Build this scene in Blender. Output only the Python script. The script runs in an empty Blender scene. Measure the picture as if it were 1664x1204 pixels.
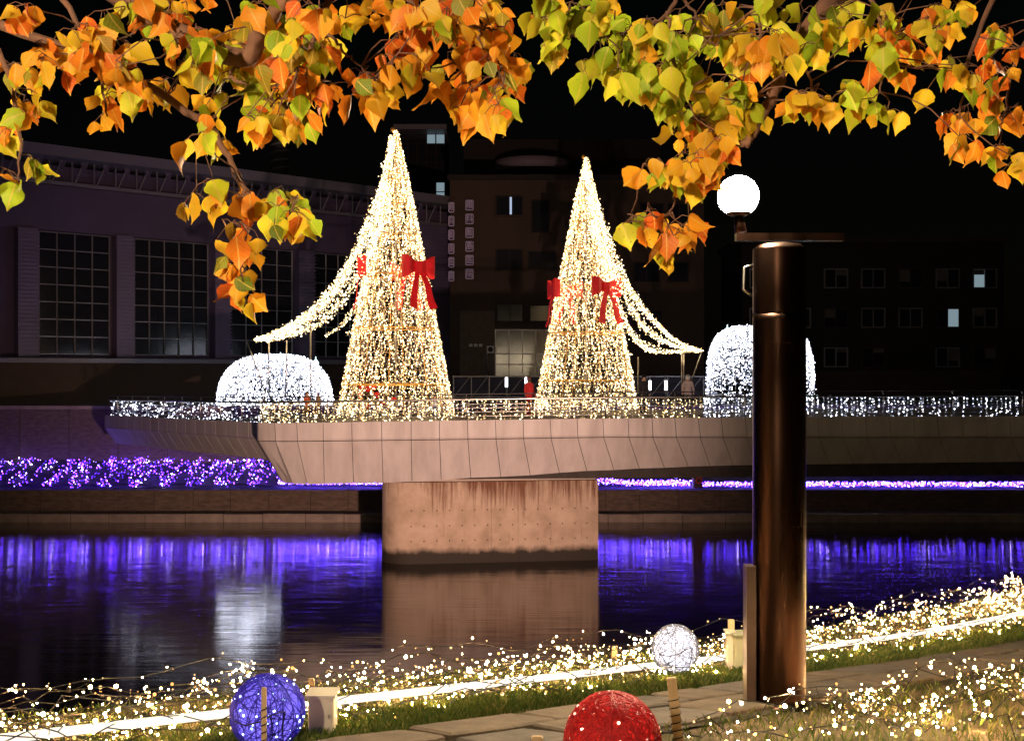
import bpy, math, random
import numpy as np
from mathutils import Vector, Matrix

random.seed(7)
rng = np.random.default_rng(7)
SC = bpy.context.scene
COL = SC.collection
F = 2000.0          # focal length in photograph pixels (frame 1664 wide)
ZC = 8.3            # eye height above the river

# ------------------------------------------------------------------ camera
cd = bpy.data.cameras.new('camera')
cd.sensor_width = 36.0
cd.lens = 36.0 * F / 1664.0
cd.clip_start = 0.1
cd.clip_end = 3000.0
cam = bpy.data.objects.new('camera', cd)
cam.location = (0, 0, ZC)
cam.rotation_euler = (math.radians(90), 0, 0)
COL.objects.link(cam)
SC.camera = cam

# ------------------------------------------------------------------ night sky, moon, exposure
W = bpy.data.worlds.new('World')
SC.world = W
W.use_nodes = True
wn = W.node_tree.nodes
sky = wn.new('ShaderNodeTexSky')
sky.sky_type = 'NISHITA'
sky.sun_disc = False
sky.sun_elevation = math.radians(3)
sky.sun_rotation = math.radians(200)
wn['Background'].inputs['Strength'].default_value = 0.0005
W.node_tree.links.new(sky.outputs['Color'], wn['Background'].inputs['Color'])
sd = bpy.data.lights.new('moon', 'SUN')
sd.energy = 0.012
sd.angle = math.radians(0.5)
sd.color = (1.0, 0.93, 0.85)
so = bpy.data.objects.new('moon', sd)
so.rotation_euler = (math.radians(62), 0, math.radians(-24))
COL.objects.link(so)
SC.view_settings.view_transform = 'Standard'
SC.view_settings.look = 'None'
SC.view_settings.exposure = 0.0
SC.view_settings.gamma = 1.0
SC.view_settings.use_curve_mapping = False
SC.cycles.use_denoising = True
SC.cycles.max_bounces = 6
SC.cycles.diffuse_bounces = 2
SC.cycles.glossy_bounces = 3
SC.cycles.transmission_bounces = 4
SC.cycles.transparent_max_bounces = 6
SC.cycles.sample_clamp_indirect = 4.0
SC.cycles.caustics_reflective = False
SC.cycles.caustics_refractive = False


# ------------------------------------------------------------------ helpers
def P(px, py, Y):
    return Vector(((px - 832) * Y / F, Y, ZC - (py - 602) * Y / F))


def lerp(a, b, t):
    return a + (b - a) * t


def tab(x, pts):
    if x <= pts[0][0]:
        a, b = pts[0], pts[1]
    elif x >= pts[-1][0]:
        a, b = pts[-2], pts[-1]
    else:
        for a, b in zip(pts, pts[1:]):
            if a[0] <= x <= b[0]:
                break
    return a[1] + (b[1] - a[1]) * (x - a[0]) / (b[0] - a[0])


def origin(o):
    v = Vector((0, 0, 0))
    while o is not None:
        v += o.location
        o = o.parent
    return v


def tag(o, label=None, cat=None, group=None, kind=None):
    if label: o['label'] = label
    if cat: o['category'] = cat
    if group: o['group'] = group
    if kind: o['kind'] = kind
    return o


def thing(name, label, cat, loc=(0, 0, 0), group=None):
    o = bpy.data.objects.new(name, None)
    o.location = loc
    o.empty_display_size = 0.2
    COL.objects.link(o)
    return tag(o, label, cat, group)


def meshobj(name, verts, faces, mat, parent=None, smooth=False, uvs=None):
    if parent is not None:
        off = origin(parent)
        verts = [(v[0] - off.x, v[1] - off.y, v[2] - off.z) for v in verts]
    me = bpy.data.meshes.new(name)
    me.from_pydata([tuple(v) for v in verts], [], faces)
    if uvs is not None:
        ul = me.uv_layers.new(name='UVMap')
        li = np.empty(len(me.loops), dtype=np.int32)
        me.loops.foreach_get('vertex_index', li)
        ul.data.foreach_set('uv', np.asarray(uvs, dtype=np.float32)[li].ravel())
    if smooth:
        me.polygons.foreach_set('use_smooth', [True] * len(me.polygons))
    if mat is not None:
        me.materials.append(mat)
    me.update()
    o = bpy.data.objects.new(name, me)
    COL.objects.link(o)
    if parent is not None:
        o.parent = parent
    return o


class MB:
    def __init__(self):
        self.v, self.f = [], []

    def add(self, vs, fs):
        n = len(self.v)
        self.v += [tuple(v) for v in vs]
        self.f += [tuple(i + n for i in f) for f in fs]
        return self

    def box(self, c, s, rz=0.0):
        x, y, z = s[0] / 2, s[1] / 2, s[2] / 2
        cs, sn = math.cos(rz), math.sin(rz)
        vs = []
        for dz in (-z, z):
            for dx, dy in ((-x, -y), (x, -y), (x, y), (-x, y)):
                vs.append((c[0] + dx * cs - dy * sn, c[1] + dx * sn + dy * cs, c[2] + dz))
        return self.add(vs, [(3, 2, 1, 0), (4, 5, 6, 7), (0, 1, 5, 4), (1, 2, 6, 5), (2, 3, 7, 6), (3, 0, 4, 7)])

    def beam(self, a, b, w, h=None):
        a, b = Vector(a), Vector(b)
        h = h or w
        d = (b - a).normalized()
        up = Vector((0, 0, 1)) if abs(d.z) < 0.95 else Vector((0, 1, 0))
        s = d.cross(up).normalized()
        u = s.cross(d)
        vs = []
        for p in (a, b):
            for i, j in ((-1, -1), (1, -1), (1, 1), (-1, 1)):
                vs.append(p + s * (i * w / 2) + u * (j * h / 2))
        return self.add(vs, [(3, 2, 1, 0), (4, 5, 6, 7), (0, 1, 5, 4), (1, 2, 6, 5), (2, 3, 7, 6), (3, 0, 4, 7)])

    def tube(self, pts, r, n=6, cap=True):
        pts = [Vector(p) for p in pts]
        k = len(pts)
        rr = r if isinstance(r, (list, tuple)) else [r] * k
        vs, fs = [], []
        ref = None
        for i, p in enumerate(pts):
            d = (pts[min(i + 1, k - 1)] - pts[max(i - 1, 0)])
            if d.length < 1e-9: d = Vector((0, 0, 1))
            d.normalize()
            if ref is None:
                ref = Vector((0, 0, 1)) if abs(d.z) < 0.9 else Vector((1, 0, 0))
            s = d.cross(ref)
            if s.length < 1e-6: s = d.cross(Vector((0, 1, 0)))
            s.normalize()
            u = s.cross(d)
            ref = u
            for j in range(n):
                a = 2 * math.pi * j / n
                vs.append(p + (s * math.cos(a) + u * math.sin(a)) * rr[i])
        for i in range(k - 1):
            for j in range(n):
                a, b = i * n + j, i * n + (j + 1) % n
                fs.append((a, b, b + n, a + n))
        if cap:
            fs.append(tuple(range(n))[::-1])
            fs.append(tuple((k - 1) * n + j for j in range(n)))
        return self.add(vs, fs)

    def lathe(self, c, prof, n=24):
        vs, fs = [], []
        for r, z in prof:
            for j in range(n):
                a = 2 * math.pi * j / n
                vs.append((c[0] + r * math.cos(a), c[1] + r * math.sin(a), c[2] + z))
        for i in range(len(prof) - 1):
            for j in range(n):
                a, b = i * n + j, i * n + (j + 1) % n
                fs.append((a, b, b + n, a + n))
        fs.append(tuple(range(n))[::-1])
        fs.append(tuple((len(prof) - 1) * n + j for j in range(n)))
        return self.add(vs, fs)

    def build(self, name, mat, parent=None, smooth=False):
        return meshobj(name, self.v, self.f, mat, parent, smooth)


OCT_V = np.array([(1, 0, 0), (-1, 0, 0), (0, 1, 0), (0, -1, 0), (0, 0, 1), (0, 0, -1)], float)
OCT_F = np.array([(0, 2, 4), (2, 1, 4), (1, 3, 4), (3, 0, 4), (2, 0, 5), (1, 2, 5), (3, 1, 5), (0, 3, 5)])
_t = (1 + 5 ** 0.5) / 2
ICO_V = np.array([(-1, _t, 0), (1, _t, 0), (-1, -_t, 0), (1, -_t, 0), (0, -1, _t), (0, 1, _t), (0, -1, -_t), (0, 1, -_t),
                  (_t, 0, -1), (_t, 0, 1), (-_t, 0, -1), (-_t, 0, 1)]) / math.sqrt(1 + _t * _t)
ICO_F = np.array([(0, 11, 5), (0, 5, 1), (0, 1, 7), (0, 7, 10), (0, 10, 11), (1, 5, 9), (5, 11, 4), (11, 10, 2), (10, 7, 6),
                  (7, 1, 8), (3, 9, 4), (3, 4, 2), (3, 2, 6), (3, 6, 8), (3, 8, 9), (4, 9, 5), (2, 4, 11), (6, 2, 10), (8, 6, 7), (9, 8, 1)])


def bulbs(name, pts, r, mat, parent=None, ico=False):
    pts = np.asarray(pts, float)
    n = len(pts)
    r = np.broadcast_to(np.asarray(r, float), (n,))
    bv, bf = (ICO_V, ICO_F) if ico else (OCT_V, OCT_F)
    if parent is not None:
        pts = pts - np.array(origin(parent))
    V = (pts[:, None, :] + bv[None] * r[:, None, None]).reshape(-1, 3)
    Fc = (bf[None] + (np.arange(n) * len(bv))[:, None, None]).reshape(-1, 3)
    me = bpy.data.meshes.new(name)
    me.vertices.add(len(V))
    me.vertices.foreach_set('co', V.ravel())
    me.loops.add(Fc.size)
    me.loops.foreach_set('vertex_index', Fc.ravel().astype(np.int32))
    me.polygons.add(len(Fc))
    me.polygons.foreach_set('loop_start', np.arange(0, Fc.size, 3, dtype=np.int32))
    me.polygons.foreach_set('use_smooth', [ico] * len(Fc))
    me.materials.append(mat)
    me.update(calc_edges=True)
    me.validate()
    o = bpy.data.objects.new(name, me)
    COL.objects.link(o)
    if parent is not None:
        o.parent = parent
    o['kind'] = 'stuff'
    return o


# ------------------------------------------------------------------ materials
def newmat(name):
    m = bpy.data.materials.new(name)
    m.use_nodes = True
    nt = m.node_tree
    return m, nt, nt.nodes['Principled BSDF']


def N(nt, typ, **kw):
    n = nt.nodes.new(typ)
    for k, v in kw.items():
        if k in n.inputs: n.inputs[k].default_value = v
        else: setattr(n, k, v)
    return n


def ramp(nt, fac, stops):
    r = nt.nodes.new('ShaderNodeValToRGB')
    e = r.color_ramp.elements
    while len(e) < len(stops): e.new(0.5)
    for i, (p, c) in enumerate(stops):
        e[i].position = p
        e[i].color = (*c, 1) if len(c) == 3 else c
    nt.links.new(fac, r.inputs['Fac'])
    return r


def surf(name, c1, c2=None, rough=0.7, scale=3.0, metal=0.0, bump=0.0, detail=6, spec=0.5, stretch=(1, 1, 1), rough2=None, lo=0.35, hi=0.68, bscale=None):
    m, nt, b = newmat(name)
    b.inputs['Roughness'].default_value = rough
    b.inputs['Metallic'].default_value = metal
    b.inputs['Specular IOR Level'].default_value = spec
    if c2 is None:
        b.inputs['Base Color'].default_value = (*c1, 1)
        if bump == 0: return m
    geo = N(nt, 'ShaderNodeNewGeometry')
    mp = N(nt, 'ShaderNodeMapping')
    mp.inputs['Scale'].default_value = stretch
    nt.links.new(geo.outputs['Position'], mp.inputs['Vector'])
    no = N(nt, 'ShaderNodeTexNoise', Scale=scale, Detail=detail, Roughness=0.6)
    nt.links.new(mp.outputs['Vector'], no.inputs['Vector'])
    if c2 is not None:
        r = ramp(nt, no.outputs['Fac'], [(lo, c1), (hi, c2)])
        nt.links.new(r.outputs['Color'], b.inputs['Base Color'])
    if rough2 is not None:
        mr = N(nt, 'ShaderNodeMapRange')
        mr.inputs['From Min'].default_value = lo
        mr.inputs['From Max'].default_value = hi
        mr.inputs['To Min'].default_value = rough
        mr.inputs['To Max'].default_value = rough2
        nt.links.new(no.outputs['Fac'], mr.inputs['Value'])
        nt.links.new(mr.outputs['Result'], b.inputs['Roughness'])
    if bump > 0:
        bn = N(nt, 'ShaderNodeBump', Strength=1.0, Distance=bump)
        src = no
        if bscale:
            src = N(nt, 'ShaderNodeTexNoise', Scale=bscale, Detail=5, Roughness=0.65)
            nt.links.new(geo.outputs['Position'], src.inputs['Vector'])
        nt.links.new(src.outputs['Fac'], bn.inputs['Height'])
        nt.links.new(bn.outputs['Normal'], b.inputs['Normal'])
    return m


def emit(name, stops, lo, hi, sampling='AUTO', pw=2.0):
    """LED: colour and strength vary from bulb to bulb."""
    m = bpy.data.materials.new(name)
    m.use_nodes = True
    nt = m.node_tree
    nt.nodes.remove(nt.nodes['Principled BSDF'])
    out = nt.nodes['Material Output']
    e = N(nt, 'ShaderNodeEmission')
    g = N(nt, 'ShaderNodeNewGeometry')
    r = ramp(nt, g.outputs['Random Per Island'], stops)
    mul = N(nt, 'ShaderNodeMath', operation='MULTIPLY')
    mul.inputs[1].default_value = 7.31
    fr = N(nt, 'ShaderNodeMath', operation='FRACT')
    pwn = N(nt, 'ShaderNodeMath', operation='POWER')
    pwn.inputs[1].default_value = pw
    mr = N(nt, 'ShaderNodeMapRange')
    mr.inputs['To Min'].default_value = lo
    mr.inputs['To Max'].default_value = hi
    L = nt.links.new
    L(g.outputs['Random Per Island'], mul.inputs[0])
    L(mul.outputs[0], fr.inputs[0])
    L(fr.outputs[0], pwn.inputs[0])
    L(pwn.outputs[0], mr.inputs['Value'])
    L(mr.outputs['Result'], e.inputs['Strength'])
    L(r.outputs['Color'], e.inputs['Color'])
    L(e.outputs['Emission'], out.inputs['Surface'])
    m.cycles.emission_sampling = sampling
    return m


def glow(name, c, s):
    m = bpy.data.materials.new(name)
    m.use_nodes = True
    nt = m.node_tree
    nt.nodes.remove(nt.nodes['Principled BSDF'])
    e = N(nt, 'ShaderNodeEmission')
    e.inputs['Color'].default_value = (*c, 1)
    e.inputs['Strength'].default_value = s
    nt.links.new(e.outputs['Emission'], nt.nodes['Material Output'].inputs['Surface'])
    return m


M = {}
M['warm'] = emit('warm_led', [(0, (1, 0.56, 0.18)), (0.5, (1, 0.70, 0.34)), (1, (1, 0.86, 0.60))], 0.8, 16.0, pw=2.5)
M['warm_bank'] = emit('warm_bank_led', [(0, (1, 0.48, 0.13)), (0.5, (1, 0.58, 0.22)), (1, (1, 0.72, 0.36))], 1.6, 1300, pw=5.0)
M['white'] = emit('cool_led', [(0, (0.55, 0.62, 1)), (0.5, (0.8, 0.85, 1)), (1, (1, 0.97, 1))], 0.8, 28.0, pw=4.0)
M['blue'] = emit('blue_led', [(0, (0.05, 0.01, 1)), (0.6, (0.11, 0.035, 1)), (0.9, (0.22, 0.12, 1)), (1, (0.6, 0.5, 1))], 6, 90)
M['violet'] = emit('violet_led', [(0, (0.06, 0.01, 1)), (0.5, (0.11, 0.02, 1)), (0.85, (0.17, 0.06, 1)), (1, (0.8, 0.7, 1))], 3, 75)
M['steel'] = surf('brushed_steel', (0.55, 0.52, 0.5), (0.4, 0.38, 0.36), rough=0.28, metal=1.0, scale=14)
M['rail_dark'] = surf('dark_rail', (0.02, 0.018, 0.018), rough=0.4)
M['panel'] = surf('bridge_cladding', (0.52, 0.475, 0.46), (0.40, 0.36, 0.345), rough=0.5, scale=1.3, bump=0.0008, bscale=60, stretch=(1.6, 1, 0.22), rough2=0.62, detail=9)
M['joint'] = surf('dark_joint', (0.022, 0.02, 0.02), rough=0.9)
M['soffit'] = surf('dark_girder', (0.05, 0.04, 0.036), (0.03, 0.025, 0.022), rough=0.85)
M['deck'] = surf('deck_paving', (0.22, 0.2, 0.19), (0.14, 0.13, 0.12), rough=0.75)
M['wood'] = surf('pale_timber', (0.62, 0.44, 0.25), (0.46, 0.31, 0.16), rough=0.7, scale=6, stretch=(8, 8, 0.6), bump=0.001)
M['box'] = surf('cream_plastic', (0.66, 0.58, 0.46), (0.60, 0.52, 0.40), rough=0.5, scale=5)
M['box_olive'] = surf('olive_plastic', (0.40, 0.40, 0.26), (0.34, 0.33, 0.21), rough=0.55, scale=5)
M['wire'] = surf('black_cable', (0.015, 0.014, 0.012), rough=0.6)
M['green_wire'] = surf('green_cable', (0.02, 0.05, 0.02), rough=0.6)
M['red'] = surf('red_fabric', (0.75, 0.012, 0.02), (0.55, 0.006, 0.012), rough=0.6, scale=4)
M['gold'] = surf('gold_tube', (0.85, 0.48, 0.10), rough=0.35, metal=0.6)
M['net'] = surf('net_wire', (0.55, 0.38, 0.18), rough=0.5)
M['white_paint'] = surf('white_paint', (0.78, 0.78, 0.78), rough=0.5)

# ------------------------------------------------------------------ near bank: v runs toward the river, u along it
S2 = math.sqrt(0.5)
CREST, PATH_IN, PATH_OUT = 9.05, 5.35, 6.5


def uv(u, v):
    return (u - v) * S2, (u + v) * S2


def yc(Y):
    if Y < 0: return 0.0
    if Y < 14: return Y
    return 14 + 6 * (1 - math.exp(-(Y - 14) / 6))


def zg(X, Y):
    v = (Y - X) * S2
    z = ZC - 1.3 - 0.14 * yc(Y)
    if v > CREST:
        t = (v - CREST)
        z -= min(t * t * 2.5, 1.45 * t)
    return z


def zuv(u, v):
    return zg(*uv(u, v))


def ground():
    us = np.concatenate([np.arange(-60, -6, 6.0), np.arange(-6, 30, 0.5), np.arange(30, 120, 6.0)])
    vs = np.concatenate([np.arange(-60, 0, 6.0), np.arange(0, CREST, 0.35), np.arange(CREST, 10.2, 0.12), np.arange(10.2, 14, 0.6)])
    V, Fc = [], []
    for v in vs:
        for u in us:
            x, y = uv(u, v)
            b = 0.02 * math.sin(3.1 * u + 1.3 * v) + 0.015 * math.sin(5.7 * v - 2.2 * u)
            if v < PATH_OUT + 0.2: b = -0.02
            V.append((x, y, zg(x, y) + b))
    n = len(us)
    for j in range(len(vs) - 1):
        for i in range(n - 1):
            a = j * n + i
            Fc.append((a, a + 1, a + 1 + n, a + n))
    m, nt, b = newmat('bank_soil')
    b.inputs['Roughness'].default_value = 0.95
    g = N(nt, 'ShaderNodeNewGeometry')
    n1 = N(nt, 'ShaderNodeTexNoise', Scale=1.6, Detail=4)
    n2 = N(nt, 'ShaderNodeTexNoise', Scale=38, Detail=6)
    nt.links.new(g.outputs['Position'], n1.inputs['Vector'])
    nt.links.new(g.outputs['Position'], n2.inputs['Vector'])
    r1 = ramp(nt, n2.outputs['Fac'], [(0.3, (0.055, 0.035, 0.02)), (0.7, (0.19, 0.13, 0.075))])
    r2 = ramp(nt, n1.outputs['Fac'], [(0.4, (0.5, 0.6, 0.3)), (0.62, (1, 1, 1))])
    mx = N(nt, 'ShaderNodeMix', data_type='RGBA', blend_type='MULTIPLY')
    mx.inputs['Factor'].default_value = 1.0
    nt.links.new(r1.outputs['Color'], mx.inputs['A'])
    nt.links.new(r2.outputs['Color'], mx.inputs['B'])
    nt.links.new(mx.outputs['Result'], b.inputs['Base Color'])
    bn = N(nt, 'ShaderNodeBump', Strength=1.0, Distance=0.02)
    nt.links.new(n2.outputs['Fac'], bn.inputs['Height'])
    nt.links.new(bn.outputs['Normal'], b.inputs['Normal'])
    o = meshobj('ground', V, Fc, m, None, True)
    tag(o, 'brown soil of the near river bank', kind='structure')


ground()


# ------------------------------------------------------------------ river
def river():
    m, nt, b = newmat('river_water')
    b.inputs['Base Color'].default_value = (0.006, 0.007, 0.009, 1)
    b.inputs['Roughness'].default_value = 0.09
    b.inputs['IOR'].default_value = 1.85
    g = N(nt, 'ShaderNodeNewGeometry')
    L = nt.links.new

    def wave(sx, sy, sc, det):
        mp = N(nt, 'ShaderNodeMapping')
        mp.inputs['Scale'].default_value = (sx, sy, 1)
        L(g.outputs['Position'], mp.inputs['Vector'])
        n = N(nt, 'ShaderNodeTexNoise', Scale=sc, Detail=det, Roughness=0.6)
        L(mp.outputs['Vector'], n.inputs['Vector'])
        s = N(nt, 'ShaderNodeMath', operation='SUBTRACT')
        s.inputs[1].default_value = 0.5
        L(n.outputs['Fac'], s.inputs[0])
        return s

    wy = wave(0.35, 26.0, 1.0, 4)      # ripples running across the river: smear reflections lengthways
    wb = wave(0.05, 0.35, 1.0, 3)
    wx = wave(3.0, 14.0, 0.9, 2)
    my = N(nt, 'ShaderNodeMath', operation='MULTIPLY'); my.inputs[1].default_value = 0.22
    mb = N(nt, 'ShaderNodeMath', operation='MULTIPLY_ADD'); mb.inputs[1].default_value = 0.004
    mx = N(nt, 'ShaderNodeMath', operation='MULTIPLY'); mx.inputs[1].default_value = 0.03
    p3 = N(nt, 'ShaderNodeMath', operation='POWER'); p3.inputs[1].default_value = 3.0
    L(wy.outputs[0], p3.inputs[0])
    q3 = N(nt, 'ShaderNodeMath', operation='MULTIPLY_ADD'); q3.inputs[1].default_value = 14.0
    L(p3.outputs[0], q3.inputs[0])
    L(wy.outputs[0], q3.inputs[2])
    L(q3.outputs[0], my.inputs[0])
    L(wb.outputs[0], mb.inputs[0])
    L(my.outputs[0], mb.inputs[2])
    L(wx.outputs[0], mx.inputs[0])
    cb = N(nt, 'ShaderNodeCombineXYZ')
    cb.inputs['Z'].default_value = 1.0
    L(mx.outputs[0], cb.inputs['X'])
    L(mb.outputs[0], cb.inputs['Y'])
    nm = N(nt, 'ShaderNodeVectorMath', operation='NORMALIZE')
    L(cb.outputs[0], nm.inputs[0])
    L(nm.outputs[0], b.inputs['Normal'])
    V = [(-200, -60, 0), (200, -60, 0), (200, 69, 0), (-200, 69, 0)]
    o = meshobj('river_water', V, [(0, 1, 2, 3)], m)
    tag(o, 'dark calm river water reflecting the lights', kind='structure')
    bed = meshobj('river_bed', [(-200, -60, -1.5), (200, -60, -1.5), (200, 72, -1.5), (-200, 72, -1.5)], [(0, 1, 2, 3)], M['soffit'])
    tag(bed, 'dark river bed', kind='structure')


river()


# ------------------------------------------------------------------ far bank and plaza
def far_bank():
    stone = surf('embankment_stone', (0.16, 0.11, 0.085), (0.08, 0.055, 0.045), rough=0.9, scale=2.2, bump=0.02, stretch=(1, 1, 3))
    ledge = surf('ledge_stone', (0.34, 0.27, 0.23), (0.22, 0.17, 0.15), rough=0.85, scale=1.5, bump=0.01)
    paving = surf('plaza_paving', (0.16, 0.14, 0.14), (0.1, 0.09, 0.09), rough=0.7)
    soil = surf('planted_slope', (0.05, 0.045, 0.06), (0.1, 0.08, 0.09), rough=0.95, scale=2, bump=0.03)
    wall = thing('embankment_wall', 'brown stone embankment wall with a pale ledge at the waterline of the far bank', 'wall', (0, 69, 0))
    k = 0
    x = -75.0
    while x < 90:
        w = 1.9 + 0.5 * random.random()
        MB().box((x + w / 2, 69.6 + random.uniform(-.015, .015), 0.55), (w - 0.025, 1.2, 2.1)).build('wall_block', stone, wall)
        MB().box((x + w / 2, 68.15 + random.uniform(-.02, .02), -0.3), (w - 0.03, 1.65, 1.5 + random.uniform(-.03, .03))).build('ledge_block', ledge, wall)
        x += w
    MB().box((7, 70.5, 0.2), (166, 1.0, 2.6)).build('wall_core', M['joint'], wall)
    # planted slope rising to the plaza
    V, Fc = [], []
    xs = np.arange(-75, 91, 3.0)
    for j, (y, z) in enumerate([(70.2, 1.52), (71.5, 1.7), (73, 2.2), (75, 2.75)]):
        for x in xs: V.append((x, y, z + 0.12 * math.sin(x * 1.7 + j)))
    n = len(xs)
    for j in range(3):
        for i in range(n - 1): Fc.append((j * n + i, j * n + i + 1, (j + 1) * n + i + 1, (j + 1) * n + i))
    tag(meshobj('planted_slope', V, Fc, soil, None, True), 'dark planted slope of the far bank', kind='structure')
    ret = thing('retaining_wall', 'dark retaining wall under the far plaza behind the blue lights', 'wall', (0, 75, 3))
    x = -75.0
    while x < 90:
        MB().box((x + 1.5, 75.3, 4.2), (2.96, 0.6, 3.5)).build('wall_block', stone, ret)
        x += 3.0
    MB().box((7.5, 75.35, 6.05), (165, 0.9, 0.2)).build('coping', ledge, ret)
    plaza = meshobj('plaza_pavement', [(-140, 75.8, 6), (160, 75.8, 6), (160, 400, 6), (-140, 400, 6)], [(0, 1, 2, 3)], paving)
    tag(plaza, 'dark paved plaza behind the bridge', kind='structure')

    # LED hedges on the far bank
    def led(name, label, x0, x1, n, fy, fz, mat, rad):
        clump, nc = name == 'violet_lights', int((x1 - x0) / .95)
        t = thing(name, label, 'string lights', ((x0 + x1) / 2, 71, 1.6), 'lights strung along the far bank')
        pts = []
        for i in range(n):
            x = random.uniform(x0, x1)
            s = random.random()
            if clump:
                x = x0 + (x1 - x0) * (int(random.random() * nc) + .5) / nc + random.gauss(0, .22) if random.random() < .6 else x
                s = random.random() ** (1 + .8 * math.sin(x * 3.7))
            pts.append((x, fy(x, s), fz(x, s)))
        bulbs('bulb_field', pts, [rad * random.uniform(.7, 1.3) for _ in pts], mat, t)
        for yy in (70.35, 71.0):
            q = np.linspace(x0, x1, 30)
            MB().tube([(a, yy, 1.72 + .06 * math.sin(a * 2 + yy)) for a in q], 0.015, 4).build('cable', M['wire'], t)

    led('violet_lights', 'violet and blue lights covering the slope on the far bank, left of the bridge corner', -27.0, -13.6, 1000,
        lambda x, s: 70.4 + 4.4 * s, lambda x, s: 1.68 + 1.15 * s + random.uniform(-.05, .25), M['violet'], 0.030)
    led('violet_lights', 'violet lights on the far slope at the left end of the bank', -50.0, -27.4, 900,
        lambda x, s: 70.4 + 4.4 * s, lambda x, s: 1.68 + 1.15 * s + random.uniform(-.05, .25), M['violet'], 0.030)
    led('blue_lights', 'dense low blue lights on the far bank beside the left end of the pier', -13.4, -7.2, 700,
        lambda x, s: 70.3 + .9 * s, lambda x, s: 1.75 + .55 * s * random.random() + .05, M['blue'], 0.035)
    led('blue_lights', 'thin bright blue light strip on the far bank right of the pier', 4.8, 10.25, 560,
        lambda x, s: 70.3 + .8 * s, lambda x, s: 1.72 + .28 * random.random() + .35 * max(0, (6.5 - x) / 2) * random.random(), M['blue'], 0.034)
    led('blue_lights', 'blue light strip on the far bank between the lifebuoy board and the lamp column', 10.95, 16.2, 430,
        lambda x, s: 70.3 + .8 * s, lambda x, s: 1.66 + .24 * random.random(), M['blue'], 0.034)
    led('blue_lights', 'blue light strip on the far bank right of the lamp column', 16.6, 36, 1300,
        lambda x, s: 70.3 + .8 * s, lambda x, s: 1.66 + .24 * random.random(), M['blue'], 0.034)
    # lifebuoy board
    lb = thing('lifebuoy_board', 'dark board with a red lifebuoy ring between the blue light strips', 'lifebuoy', (10.6, 70, 1.6))
    MB().box((10.6, 70.05, 2.05), (0.5, 0.06, 0.85)).build('board', surf('maroon_board', (0.05, 0.012, 0.015), rough=0.6), lb)
    MB().box((10.28, 70.02, 2.1), (0.05, 0.05, 1.0)).build('post', M['white_paint'], lb)
    ring = [(10.62 + .16 * math.cos(a), 69.97, 2.05 + .16 * math.sin(a)) for a in np.linspace(0, 2 * math.pi, 17)]
    MB().tube(ring, 0.045, 6, False).build('ring', surf('red_ring', (0.5, 0.05, 0.03), rough=0.5), lb, True)
    # white sail-shaped shade
    sh = thing('shade_sail', 'small pale triangular shade under the bridge above the blue lights', 'sail', P(1095, 778, 72))
    a, b, c, d = P(1085, 773, 72), P(1106, 768, 72), P(1099, 780, 71.6), P(1094, 775, 71.9)
    mb = MB()
    q = [a, b, c, d]
    mb.add(q + [v + Vector((0, .04, 0)) for v in q], [(0, 3, 1), (3, 2, 1), (4, 5, 7), (7, 5, 6), (0, 1, 5, 4), (1, 2, 6, 5), (2, 3, 7, 6), (3, 0, 4, 7)])
    mb.build('sheet', M['white_paint'], sh)
    MB().tube([P(1099, 780, 71.9), P(1099, 800, 71.9)], 0.03, 6).build('pole', M['steel'], sh)


far_bank()

# ------------------------------------------------------------------ bridge
TOPY = [(0, 703), (374, 690.5), (408, 688), (525, 686.5), (714, 683.5), (850, 681.5), (980, 680), (1211, 678), (1664, 676)]
CRY = [(408, 717), (620, 714.6), (714, 713.5), (850, 711.5), (980, 709.5), (1211, 710), (1664, 710)]
BOTY = [(408, 788), (474, 787), (527, 786.5), (622, 784.5), (717, 780), (765, 776), (814, 774.5), (862, 772), (909, 768), (954, 765), (998, 763.5),
        (1039, 761), (1080, 760), (1119, 758), (1154, 757), (1192, 756), (1664, 750)]
YF = 51.0


def ztop(px, Y=YF):
    return P(px, tab(px, TOPY), YF).z


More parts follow.
